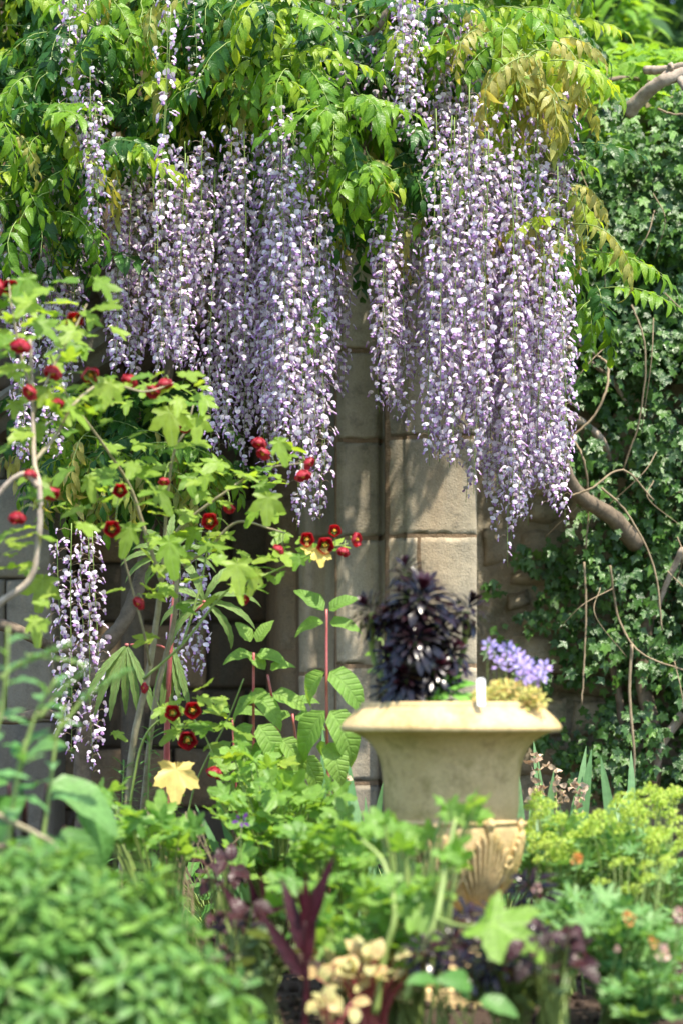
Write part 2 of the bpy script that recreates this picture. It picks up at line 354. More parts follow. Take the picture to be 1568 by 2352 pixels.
# ------------------------------------------------------------------ leaf shapes
def leaf(L, Wd, n=6, peak=0.4, b=1.0, fold=0.25, droop=0.6, wave=0.0, serr=0.0, petiole=0.0, mi=0, acc=None, waves=2.5):
    """a single blade along +Y, midrib folded, tip drooping"""
    a = acc or Acc(); V = []; UV = []
    e = math.log(0.5)/math.log(peak); y = z = 0.0; 
    if petiole: y = petiole
    for i in range(n+1):
        t = i/n; w = max(math.sin(math.pi*min(max(t, 0.0), 1)**e), 0)**b*Wd/2
        w = max(w*(1+serr*(1 if i % 2 else -1)), 0.012*Wd)
        th = -droop*t
        if i: y += L/n*math.cos(th); z += L/n*math.sin(th)
        dz = wave*math.sin(t*waves*6.283)
        V += [(-w*math.cos(fold), y, z+w*math.sin(fold)+dz), (0, y, z), (w*math.cos(fold), y, z+w*math.sin(fold)-dz)]
        UV += [(t, -1), (t, 0), (t, 1)]
    F = []
    for i in range(n):
        k = 3*i; F += [(k, k+1, k+4, k+3), (k+1, k+2, k+5, k+4)]
    a.raw(V, F, mi, UV, 0.0)
    if petiole: a.tube([(0, 0, 0), (0, petiole, 0)], 0.02*Wd, 3, mi, 0.0)
    return a

def lobed(R, lobes, m=5, cup=0.15, droop=0.3, seed=0, ruffle=0.05, mi=0, notch=True, acc=None):
    """palmately lobed blade: lobes = [(angle, length, sharp width)], base at origin, main lobe along +Y"""
    rs = np.random.default_rng(seed); a = acc or Acc()
    n = 48; out = []
    for k in range(n+1):
        th = -math.pi*0.97+2*math.pi*0.97*k/n      # 0 = +Y
        r = 0.0; best = 9
        for (la, ll, lw) in lobes:
            dd = abs(th-math.radians(la))
            r = max(r, ll*math.exp(-(dd/(lw*1.45))**1.3)); best = min(best, dd/lw)
        r = max(r, 0.2)*(1+0.05*((k % 2)*2-1)*(1 if m else 0))
        out.append((th, r*R, min(best, 1.0)))
    V = [(0, 0, 0)]; UV = [(0, 0)]
    for ring, f in ((1, 0.5), (2, 1.0)):
        for th, r, v in out:
            rr = r*f; x = math.sin(th)*rr; y = math.cos(th)*rr
            z = cup*rr*rr/R*1.0-droop*max(y, 0)**2/R+ruffle*R*math.sin(th*5+seed)*f*f+rs.normal()*0.012*R*f
            V.append((x, y, z)); UV.append((f*r/R, v))
    F = []; N = n+1
    for k in range(n):
        F.append((0, 1+k, 2+k)); F.append((1+k, 1+N+k, 2+N+k, 2+k))
    F = [tuple(reversed(f)) for f in F]
    a.raw(V, F, mi, UV, 0.0)
    return a

def disc_leaf(R, n=12, cup=0.2, scal=0.06, seed=0, mi=0, notch=0.25, ruffle=0.06):
    a = Acc(); V = [(0, 0, 0)]; UV = [(0, 0)]; N = 2*n+1
    for f in (0.55, 1.0):
        for k in range(N):
            th = -math.pi*0.93+2*math.pi*0.93*k/(N-1)
            r = R*f*(1+scal*((k % 2)*2-1)*f)
            V.append((math.sin(th)*r, math.cos(th)*r, cup*R*f*f+ruffle*R*math.sin(th*4+seed)*f)); UV.append((f, abs(((k/2) % 1)*2-1)*f))
    F = []
    for k in range(N-1):
        F.append((0, 2+k, 1+k)); F.append((1+k, 2+k, 2+N+k, 1+N+k))
    a.raw(V, F, mi, UV, 0.0); return a
def move(t, M): 
    a = Acc(); a.many(t, np.array([M]), np.array([0.0])); return a.tpl()
# ------------------------------------------------------------------ the ground
def ground():
    n = 70; xs = np.linspace(-3.5, 3.5, n); ys = np.linspace(2.5, 9.5, n)
    V = [(x, y, 0.035*mnoise.fractal(Vector((x*1.7, y*1.7, 0)), 1, 2, 4)+0.012*mnoise.noise(Vector((x*14, y*14, 3)))) for y in ys for x in xs]
    F = [(j*n+i, j*n+i+1, (j+1)*n+i+1, (j+1)*n+i) for j in range(n-1) for i in range(n-1)]
    a = Acc(); a.raw(V, F); g = link('garden_bed', a.mesh('garden_bed', [M_soil]), kind='structure'); g['label'] = 'dark soil of the planting bed'
    a = Acc(); S = 150
    a.raw([(-S, -S, -0.09), (S, -S, -0.09), (S, S, -0.09), (-S, S, -0.09)], [(0, 1, 2, 3)])
    m, nt, out = nodes('lawn'); p = N_(nt, 'ShaderNodeBsdfPrincipled'); ns = N_(nt, 'ShaderNodeTexNoise'); ns.inputs['Scale'].default_value = 3
    nt.links.new(ramp(nt, ns.outputs[0], [(0.3, (0.05, 0.10, 0.025)), (0.7, (0.09, 0.15, 0.04))]), p.inputs['Base Color']); p.inputs['Roughness'].default_value = 0.9
    nt.links.new(p.outputs[0], out.inputs[0])
    link('ground', a.mesh('ground', [m]), kind='structure')
    # crumbs of soil and small stones
    a = Acc(); ico = crumb(1, 0.35)
    P = np.stack([rng.uniform(-1.2, 1.2, 1500), rng.uniform(4.3, 6.2, 1500), np.full(1500, 0.0)], 1)
    P[:, 2] = [0.035*mnoise.fractal(Vector((x*1.7, y*1.7, 0)), 1, 2, 4)+0.006 for x, y, _ in P]
    s = 0.004+0.012*rng.random(1500)**3
    a.many(ico, frames(P, rng.normal(size=(1500, 3)), rng.normal(size=(1500, 3)), s))
    link('soil_crumbs', a.mesh('soil_crumbs', [M_soil]), kind='stuff')
def crumb(r, rough, seed=1):
    rs = np.random.default_rng(seed); a = Acc(); V = [(0, 0, 1)]; 
    for z, q in ((0.45, 0.9), (-0.45, 0.9)):
        for k in range(5):
            th = 2*math.pi*(k+(0.5 if z < 0 else 0))/5; V.append((q*math.cos(th), q*math.sin(th), z))
    V.append((0, 0, -1)); V = np.array(V)*r*(1+rough*rs.normal(size=(12, 1))*0.5)
    F = [(0, 1+k, 1+(k+1) % 5) for k in range(5)]+[(11, 6+(k+1) % 5, 6+k) for k in range(5)]
    for k in range(5): F += [(1+k, 6+k, 1+(k+1) % 5), (1+(k+1) % 5, 6+k, 6+(k+1) % 5)]
    a.raw(V, F, 0, None, 0.0); return a.tpl()
ground()

# ------------------------------------------------------------------ masonry
def block(parent, x0, x1, z0, z1, yf, depth, mat, seed, bulge=0.008, rough=0.006, nx=6, nz=5, arr=0.012, name='stone', jit=0.0, fq=9.0):
    """one dressed or rough stone: a front grid with worn arrises and sides running back into the wall"""
    rs = np.random.default_rng(seed); V = []; g = []
    us = np.concatenate([[0], np.linspace(arr/(x1-x0), 1-arr/(x1-x0), nx), [1]]); vs = np.concatenate([[0], np.linspace(arr/(z1-z0), 1-arr/(z1-z0), nz), [1]])
    cj = rs.normal(size=(4,))*jit
    for v in vs:
        for u in us:
            x = x0+(x1-x0)*u; z = z0+(z1-z0)*v; e = (u in (0, 1)) or (v in (0, 1))
            nn = mnoise.fractal(Vector((x*fq, seed*3.1, z*fq)), 1, 2, 4)
            n2 = mnoise.noise(Vector((x*23+5, seed*1.7, z*23)))
            y = yf-bulge*4*u*(1-u)*v*(1-v)*0.8-rough*nn+(arr*0.9 if e else 0)
            if e: x += n2*arr*0.5*(1 if u in (0, 1) else 0); z += n2*arr*0.6*(1 if v in (0, 1) else 0)
            x += cj[0]*(v-.5)+cj[1]*(u-.5)*0.3; z += cj[2]*(u-.5)+cj[3]*(v-.5)*0.3
            V.append((x, y, z))
    nu = len(us); nv = len(vs)
    F = [(j*nu+i, j*nu+i+1, (j+1)*nu+i+1, (j+1)*nu+i) for j in range(nv-1) for i in range(nu-1)]
    ring = list(range(nu))+[j*nu+nu-1 for j in range(1, nv)]+[(nv-1)*nu+i for i in range(nu-2, -1, -1)]+[j*nu for j in range(nv-2, 0, -1)]
    k = len(V)
    for r in ring: V.append((V[r][0], yf+depth, V[r][2]))
    m = len(ring)
    for i in range(m): F.append((ring[i], k+i, k+(i+1) % m, ring[(i+1) % m]))
    a = Acc(); a.raw(V, F)
    c = ((x0+x1)/2, yf, (z0+z1)/2)
    return part(name, a, [mat], parent, origin=c)

# --- the recessed back wall, between the grey buttress and the moulded pier
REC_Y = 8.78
t = thing('stone_wall', 'recessed wall of worn squared stones coloured dark for shade behind the hanging wisteria', 'wall', (-0.55, REC_Y, 0))
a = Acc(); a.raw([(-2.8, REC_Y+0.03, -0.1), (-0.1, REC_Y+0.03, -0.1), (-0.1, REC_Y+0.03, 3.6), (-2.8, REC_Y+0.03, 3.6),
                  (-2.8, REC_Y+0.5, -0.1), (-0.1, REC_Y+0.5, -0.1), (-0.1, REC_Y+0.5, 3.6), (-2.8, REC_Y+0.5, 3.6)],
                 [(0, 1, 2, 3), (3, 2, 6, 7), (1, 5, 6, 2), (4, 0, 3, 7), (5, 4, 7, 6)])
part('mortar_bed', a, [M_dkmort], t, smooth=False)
rs = np.random.default_rng(3); z = -0.08; k = 0
while z < 3.5:
    h = rs.uniform(0.17, 0.30); x = -2.75-rs.uniform(0, 0.3)
    while x < -0.18:
        w = rs.uniform(0.26, 0.5); x1 = min(x+w, -0.14)
        if x1-x > 0.06:
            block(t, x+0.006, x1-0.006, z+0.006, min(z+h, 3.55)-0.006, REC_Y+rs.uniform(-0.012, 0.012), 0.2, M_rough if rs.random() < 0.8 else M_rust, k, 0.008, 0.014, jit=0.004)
        x = x1; k += 1
    z += h

# --- grey buttress at the left edge
BUT_Y = 8.3
bx1 = PX(120, BUT_Y); zt = PZ(900, BUT_Y)
t = thing('buttress', 'grey weathered stone buttress standing at the left edge below the sloping coping', 'buttress', (bx1-0.35, BUT_Y, 0))
a = Acc(); x0 = bx1-0.9
a.raw([(x0, BUT_Y+0.02, -0.1), (bx1-0.012, BUT_Y+0.02, -0.1), (bx1-0.012, BUT_Y+0.02, zt-0.02), (x0, BUT_Y+0.02, zt-0.02),
       (x0, REC_Y+0.03, -0.1), (bx1-0.012, REC_Y+0.03, -0.1), (bx1-0.012, REC_Y+0.03, zt-0.02), (x0, REC_Y+0.03, zt-0.02)],
      [(0, 1, 2, 3), (3, 2, 6, 7), (1, 5, 6, 2), (4, 0, 3, 7)])
part('core', a, [M_dkmort], t, smooth=False)
ys = [2110, 1660, 1330, 1100, 900]; k = 60
for j in range(4):
    za, zb = PZ(ys[j], BUT_Y), PZ(ys[j+1], BUT_Y)
    cuts = [x0, bx1-0.55+0.1*(j % 2), bx1-0.22+(0.06 if j % 2 else -0.04), bx1] if j in (1, 3) else [x0, bx1-0.4, bx1]
    for i in range(len(cuts)-1):
        block(t, cuts[i]+0.003, cuts[i+1]-0.003, za+0.003, zb-0.003, BUT_Y+0.002*(k % 3), 0.44, M_grey, k, 0.004, 0.006, 7, 7, arr=0.010); k += 1

# --- sloping hood mould with carved scroll above the buttress
HY = 8.16
t = thing('hood_mould', 'sloping stone coping running up to the right above the grey buttress', 'coping', tuple(W(120, 880, HY)))
p0 = W(-60, 985, HY); p1 = W(300, 742, HY); dd = nrm(p1-p0); up = np.array([-dd[2], 0, dd[0]])
prof = [(-0.065, 0.0), (-0.065, 0.02), (-0.02, -0.0), (-0.012, -0.035), (0.03, -0.05), (0.045, -0.035), (0.06, 0.05), (0.06, 0.62), (-0.065, 0.62)]
cuts = [0, 0.34, 0.68, 1.0]
for i in range(3):
    a = Acc(); L = p1-p0; V = []; ns = 6
    for q in range(ns+1):
        f = cuts[i]+(cuts[i+1]-cuts[i])*q/ns
        e = 0.006 if q in (0, ns) else 0
        for (u, v) in prof:
            w = mnoise.noise(Vector((f*9, u*20, v*9)))*0.004
            V.append(p0+L*f+up*(u*(1-e*4)+w)+np.array([0, v+e+w, 0]))
    m = len(prof); F = [(q*m+k, q*m+(k+1) % m, (q+1)*m+(k+1) % m, (q+1)*m+k) for q in range(ns) for k in range(m)]
    F += [tuple(range(m)), tuple(reversed(range(ns*m, ns*m+m)))]
    F = [tuple(reversed(f)) for f in F]
    a.raw(V, F); part('coping_stone', a, [M_grey], t, smooth=False)
a = Acc()   # slender shaft below the tip of the coping
pts = [W(305, y, 8.35) for y in (830, 900, 960, 1030, 1100, 1200, 1400, 1700, 2080)]
a.tube(pts, [0.03, 0.034, 0.03, 0.042, 0.038, 0.04, 0.04, 0.04, 0.045], 12)
s_t = thing('stone_shaft', 'slender dark stone shaft below the tip of the sloping coping', 'shaft', tuple(W(305, 2080, 8.35)))
part('shaft', a, [M_rough], s_t)
a = Acc(); a.tube([W(305, y, 8.35) for y in (790, 806, 815, 822, 836)], [0.046, 0.06, 0.06, 0.048, 0.036], 14)
part('capital', a, [M_rough], s_t)
a = Acc(); pts = []; rr = []
for q in range(40):
    th = -0.9+q/39*5.6; r = 0.105*(1-q/39*0.72)
    pts.append(W(205, 700, 8.12-0.0012*q)+np.array([math.cos(th)*r*0.8, 0, math.sin(th)*r])); rr.append(0.034*(1-q/39*0.45))
t = thing('carved_scroll', 'dark carved stone scroll sitting on the sloping coping behind wisteria', 'carving', tuple(W(205, 790, 8.15)))
a.tube(pts, rr, 10); part('volute', a, [M_rough], t)
a = Acc(); V = []
for j in range(9):
    for k in range(14):
        ph = math.pi*j/8; th = 2*math.pi*k/14; b = 1+0.14*math.sin(5*th)*math.sin(ph)
        V.append(W(205, 700, 8.24)+np.array([0.16*b*math.sin(ph)*math.cos(th), 0.09*math.sin(ph)*math.sin(th), 0.17*b*math.cos(ph)]))
a.raw(V, [(j*14+k, (j+1)*14+k, (j+1)*14+(k+1) % 14, j*14+(k+1) % 14) for j in range(8) for k in range(14)])
part('leafy_boss', a, [M_rough], t)
a = Acc(); a.tube([W(205, 720, 8.25), W(205, 720, 8.8)], [0.09, 0.1], 10); part('tenon', a, [M_rough], t)

# --- moulded pier
PR = [(600, 8.76), (612, 8.58), (626, 8.48), (640, 8.43), (655, 8.41), (668, 8.40), (678, 8.39), (686, 8.33), (698, 8.31), (710, 8.318), (719, 8.33),
      (728, 8.345), (742, 8.335), (757, 8.30), (769, 8.265), (776, 8.262), (787, 8.25), (797, 8.262), (815, 8.27), (840, 8.27), (858, 8.262), (868, 8.258), (873, 8.29), (879, 8.27), (884, 8.20),
      (900, 8.19), (929, 8.168), (933, 8.155), (960, 8.15), (1030, 8.15), (1088, 8.15), (1092, 8.156), (1093, 8.2), (1093, 8.62)]
PRW = [(PX(x, 8.2), y) for x, y in PR]
cy = [2105, 1800, 1530, 1233, 1008, 800, 560, 330, 90, -160]
t = thing('moulded_pier', 'tall moulded limestone pier with rust coloured joints standing behind the urn', 'pier', (PX(880, 8.2), 8.3, 0))
a = Acc(); V = []
for z in (-0.1, PZ(-160, 8.2)): V += [(x-(0.0 if i < len(PRW)-2 else 0.004), y+0.0012, z) for i, (x, y) in enumerate(PRW)]
n = len(PRW); a.raw(V, [(i, i+1, n+i+1, n+i) for i in range(n-1)])
part('joint_mortar', a, [M_mortar], t, smooth=False)
def moulded(i0, i1, ya, yb, seed, mat, gap=0.0055, label=None):
    za, zb = PZ(ya, 8.2)+gap, PZ(yb, 8.2)-gap
    prof = PRW[i0:i1+1]; P = []
    for k in range(len(prof)-1):
        m = 6 if abs(prof[k+1][0]-prof[k][0]) > 0.06 else (3 if abs(prof[k+1][0]-prof[k][0]) > 0.03 else 1)
        for q in range(m): P.append((prof[k][0]+(prof[k+1][0]-prof[k][0])*q/m, prof[k][1]+(prof[k+1][1]-prof[k][1])*q/m))
    P.append(prof[-1]); V = []
    rows = [0, 0.006, 0.05, 0.25, 0.45, 0.65, 0.85, 0.95, 0.994, 1]
    for r, f in enumerate(rows):
        for c, (x, y) in enumerate(P):
            z = za+(zb-za)*f; n1 = mnoise.fractal(Vector((x*12, seed, z*12)), 1, 2, 4); n2 = mnoise.noise(Vector((x*45, seed*2.3, z*45)))
            nn = mnoise.noise(Vector((x*22, seed*2.3, z*3)))
            if r in (0, 9): z += (1 if r == 0 else -1)*max(0, n2*0.016+nn*0.014+0.003); y += 0.0015
            y -= 0.0015*n1
            if c in (0, len(P)-1) and P[c][0] < PRW[-2][0]-0.002: y += 0.002; x += (1 if c == 0 else -1)*(0.002+0.003*n2)
            V.append((x, y, z))
    m = len(P); a = Acc(); a.raw(V, [(r*m+c, r*m+c+1, (r+1)*m+c+1, (r+1)*m+c) for r in range(len(rows)-1) for c in range(m-1)])
    k = len(V)
    part('stone', a, [mat], t, origin=((P[0][0]+P[-1][0])/2, P[0][1], za), label=label)
sd = 200
for j in range(len(cy)-1):
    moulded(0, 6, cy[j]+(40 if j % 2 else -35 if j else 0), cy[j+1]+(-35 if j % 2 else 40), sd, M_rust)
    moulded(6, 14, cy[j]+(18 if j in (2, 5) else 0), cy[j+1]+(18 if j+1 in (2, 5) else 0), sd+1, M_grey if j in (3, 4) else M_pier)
    moulded(14, 24, cy[j], cy[j+1], sd+2, M_pier)
    if j == 2:
        PRW_i = 28; moulded(24, 28, cy[j], cy[j+1], sd+3, M_pier); moulded(28, len(PR)-1, cy[j], cy[j+1], sd+4, M_pier)
    elif j == 5:
        moulded(24, 27, cy[j], cy[j+1], sd+3, M_pier); moulded(27, len(PR)-1, cy[j], cy[j+1], sd+4, M_pier)
    else: moulded(24, len(PR)-1, cy[j], cy[j+1], sd+3, M_pier)
    sd += 7

# --- rubble wall to the right
RY = 8.62
t = thing('rubble_wall', 'crumbling rubble garden wall half covered by ivy to the right of the pier', 'wall', (1.5, RY, 0))
wt = PZ(215, RY)
a = Acc(); nx, nz = 70, 50; V = []
for j in range(nz+1):
    for i in range(nx+1):
        x = 0.48+(4.2-0.48)*i/nx; z = -0.1+(wt+0.1)*j/nz
        V.append((x, RY+0.03-0.035*mnoise.fractal(Vector((x*4, 9, z*4)), 1, 2, 5), z))
F = [(j*(nx+1)+i, j*(nx+1)+i+1, (j+1)*(nx+1)+i+1, (j+1)*(nx+1)+i) for j in range(nz) for i in range(nx)]
b = len(V); V += [(0.48, RY+0.6, wt), (4.2, RY+0.6, wt), (4.2, RY+0.6, -0.1), (0.48, RY+0.6, -0.1)]
F += [tuple(nz*(nx+1)+i for i in range(nx+1))+(b+1, b), (b, b+1, b+2, b+3)]
a.raw(V, F); part('mortar_face', a, [M_rub], t)
rs = np.random.default_rng(11); z = -0.05; k = 500
while z < wt-0.05:
    h = rs.uniform(0.07, 0.17); x = 0.46-rs.uniform(0, 0.1)
    while x < 2.1:
        w = rs.uniform(0.10, 0.28)
        if rs.random() < 0.85 and x > 0.42:
            block(t, x+0.012, x+w-0.012, z+0.012, min(z+h, wt)-0.012, RY+rs.uniform(-0.015, 0.02), 0.1, M_rub, k, 0.03, 0.03, 4, 3, arr=0.018, jit=0.012, fq=13)
        x += w; k += 1
    z += h

# ------------------------------------------------------------------ trees beyond the wall
def tree(x, y, h, r, seed, label, mat):
    rs = np.random.default_rng(seed)
    t = thing('tree', label, 'tree', (x, y, -0.09), 'trees beyond the wall')
    a = Acc(); tr = smooth_path([(x, y, -0.1), (x+0.1, y, h*0.35), (x-0.15, y+0.1, h*0.7)], 5)
    a.tube(tr, np.linspace(0.2, 0.08, len(tr)), 7)
    for q in range(9):
        s = tr[int(len(tr)*0.45)+q % 5]; e = s+np.array([rs.normal()*r*0.5, rs.normal()*r*0.5, rs.uniform(0.3, 0.9)*r])
        a.tube([s, (s+e)/2+rs.normal(size=3)*0.1, e], [0.07, 0.045, 0.02], 5)
    part('trunk', a, [M_bark], t)
    N = 110; c = np.array([x, y, h*0.62])+nrm(rs.normal(size=(N, 3)))*np.array([r, r, h*0.42])*rs.random((N, 1))**0.4
    n = 70; P = (c[:, None, :]+rs.normal(size=(N, n, 3))*r*0.17).reshape(-1, 3)
    lf = leaf(0.15, 0.08, 3, 0.5, droop=0.5).tpl(); a = Acc()
    a.many(lf, frames(P, rs.normal(size=(len(P), 3))+[0, -0.3, -0.3], [0, -0.3, 1]+rs.normal(size=(len(P), 3))*0.4, 1.0+0.5*rs.random(len(P))))
    part('crown', a, [mat], t, kind='stuff')
tree(1.1, 13.5, 6.4, 1.5, 1, 'dark leafy tree far behind the wall at the top right, beside the wisteria', M_tree)
tree(3.0, 14.5, 6.8, 1.8, 2, 'dark leafy tree far behind the wall in the top right corner', M_tree)
tree(-1.5, 19, 7.0, 1.9, 3, 'tall tree far behind the hanging wisteria canopy', M_tree)
tree(0.55, 11.5, 5.6, 1.0, 8, 'leafy tree just behind the wall at the top, right of the wisteria canopy', M_tree)
tree(5.6, 21, 7.5, 2.2, 5, 'broad tree far beyond the right end of the wall', M_tree)

# ------------------------------------------------------------------ wisteria
def floret_tpl():
    a = Acc()
    # banner: rounded, reflexed, notched, cupped
    V = [(0, 0.0045, 0.0045)]; UV = [(0.3, 0)]
    for k in range(9):
        th = 2*math.pi*k/9; rx = 0.0108; ry = 0.0085*(1-0.12*(k == 0))
        u, v = math.sin(th)*rx, math.cos(th)*ry
        V.append((u, 0.0035-v*0.42-abs(u)*0.35, 0.0055+v*0.85)); UV.append((0.7, math.sin(th)))
    a.raw(V, [(0, 1+(k+1) % 9, 1+k) for k in range(9)], 0, UV, 0.0)
    # wings and keel
    for s, mi in ((-1, 1), (1, 1)):
        V = [(0, 0.001, 0), (s*0.0045, 0.003, -0.004), (s*0.0052, 0.0065, -0.0105), (0, 0.0075, -0.0135), (0, 0.0095, -0.008), (0, 0.006, -0.001)]
        a.raw(V, [(0, 1, 5), (1, 2, 4), (1, 4, 5), (2, 3, 4), (0, 3, 2, 1)], mi, None, 0.0)
    a.raw([(0, -0.002, 0.0005), (0.0018, 0.002, 0.0015), (-0.0018, 0.002, 0.0015), (0, 0.002, -0.002)], [(0, 1, 2), (0, 3, 1), (0, 2, 3)], 2, None, 0.3)
    return a.tpl()
FLO = floret_tpl()
FLO_MATS = [M_ban, M_keel, M_ped]
FLO_ME = tpl_mesh(FLO, 'floret', FLO_MATS, smooth=False)
RAC = []
def make_raceme(L, seed, dens=1.0, wid=1.0):
    rs = np.random.default_rng(seed); n = 14
    ph = rs.uniform(0, 6.28, 2)
    P = [(0.012*math.sin(ph[0]+i/n*4)*i/n, 0.012*math.sin(ph[1]+i/n*3.3)*i/n, -L*i/n) for i in range(n+1)]
    P = np.array(P); a = Acc(); a.tube(P, np.linspace(0.0019, 0.0008, n+1), 4, 0)
    F = []; ang = rs.uniform(0, 6.28); s = 0.03*L
    while s < L*0.995:
        f = s/L; i = f*n; j = min(int(i), n-1); p = P[j]+(P[j+1]-P[j])*(i-j)
        young = f > 0.90; sc = 0.5 if f > 0.965 else 0.85 if young else rs.uniform(0.72, 1.08)*(0.85+0.15*min(1, f*4))
        pl = (0.031 if not young else 0.016)*rs.uniform(0.55, 1.2)*wid*(1-0.5*max(0, f-0.45))
        d = np.array([math.cos(ang), math.sin(ang), 0.0])
        e = p+d*pl+np.array([0, 0, 0.006-0.35*pl*(1 if f > 0.1 else 0.6)])
        mid = p+d*pl*0.5+np.array([0, 0, 0.006])
        a.tube([p, mid, e], 0.0006, 3, 1, 0.3, closed_end=False)
        F.append((e, d+rs.normal(size=3)*0.35+np.array([0, -0.25, rs.uniform(-0.35, 0.15)]), np.array([0, 0, 1.0])+rs.normal(size=3)*0.25, sc))
        ang += 2.4+rs.normal()*0.3; s += rs.uniform(0.0065, 0.0130)/dens
    FP = np.array([x[0] for x in F]); M = frames(FP, np.array([x[1] for x in F]), np.array([x[2] for x in F]), np.array([x[3] for x in F]))
    b = Acc(); b.many(FLO, M)
    return dict(L=L, stalk=a.mesh('raceme_stalk', [M_stalk, M_ped]), flo=b.mesh('floret_cluster', FLO_MATS, smooth=False), M=M)
for i, L in enumerate([0.26, 0.38, 0.38, 0.5, 0.5, 0.62, 0.62, 0.62, 0.76, 0.76, 0.76, 0.92, 0.92, 1.06]):
    RAC.append(make_raceme(L, 40+i, wid=1.0+0.1*(i % 3)))
RAC.append(make_raceme(0.62, 70, 0.5, 0.9)); RAC.append(make_raceme(0.76, 71, 0.45, 0.9))   # sparse ones

# pinnate leaves
def pinnate(mi, seed, npair=5, L=0.066, Wd=0.024, droop=0.9, hang=0.5):
    rs = np.random.default_rng(seed); a = Acc(); RL = 0.034*npair+0.04; n = 8
    P = []; y = z = 0; 
    for i in range(n+1):
        th = 0.25-hang*2.2*i/n
        if i: y += RL/n*math.cos(th); z += RL/n*math.sin(th)
        P.append((rs.normal()*0.002, y, z))
    P = np.array(P); a.tube(P, np.linspace(0.0017, 0.0008, n+1), 4, 1, 0.5)
    lts = [leaf(L, Wd, 5, 0.38, 1.0, 0.22, droop*rs.uniform(0.6, 1.3), 0.0025, mi=0, waves=1.6).tpl() for _ in range(3)]
    M = []; 
    for k in range(npair):
        f = 0.2+0.76*(k+0.2)/npair; i = f*n; j = min(int(i), n-1); p = P[j]+(P[j+1]-P[j])*(i-j); tn = nrm(P[j+1]-P[j])
        for s in (-1, 1):
            fr = 0.55+rs.uniform(-0.15, 0.15)
            D = np.array([s*1.0, 0, 0])*(1-fr*0.35)+tn*fr+np.array([0, 0, -0.35*hang-0.1])+rs.normal(size=3)*0.16
            Sc = (0.8+0.35*math.sin(math.pi*(k+0.8)/(npair+0.8)))*rs.uniform(0.85, 1.1)
            M.append(frames(p, D, np.array([0, 0.35, 1.0])+rs.normal(size=3)*0.38, Sc)[0])
    M.append(frames(P[-1], nrm(P[-1]-P[-2])+[0, 0, -0.1], [0, 0.3, 1], 1.05)[0])
    M = np.array(M); idx = rs.integers(0, 3, len(M))
    leaflets = []
    for q in range(3): a.many(lts[q], M[idx == q], rs.random((idx == q).sum())*0.25)
    return a, M, lts, idx, P
WL = []; WLM = []; WLT = []
for mi in range(4):
    for q in range(3):
        hang = (0.35, 0.55, 0.9)[q] if mi != 3 else (0.8, 1.0, 1.15)[q]
        a, *_ = pinnate(mi, mi*10+q, 6 if q else 7, 0.059 if mi else 0.062, 0.0235 if mi != 3 else 0.018, 0.8 if mi != 3 else 1.2, hang)
        tp = a.tpl(); WLT.append(tp); WLM.append(tpl_mesh(tp, 'leaf', [M_wl[mi], M_absg]))

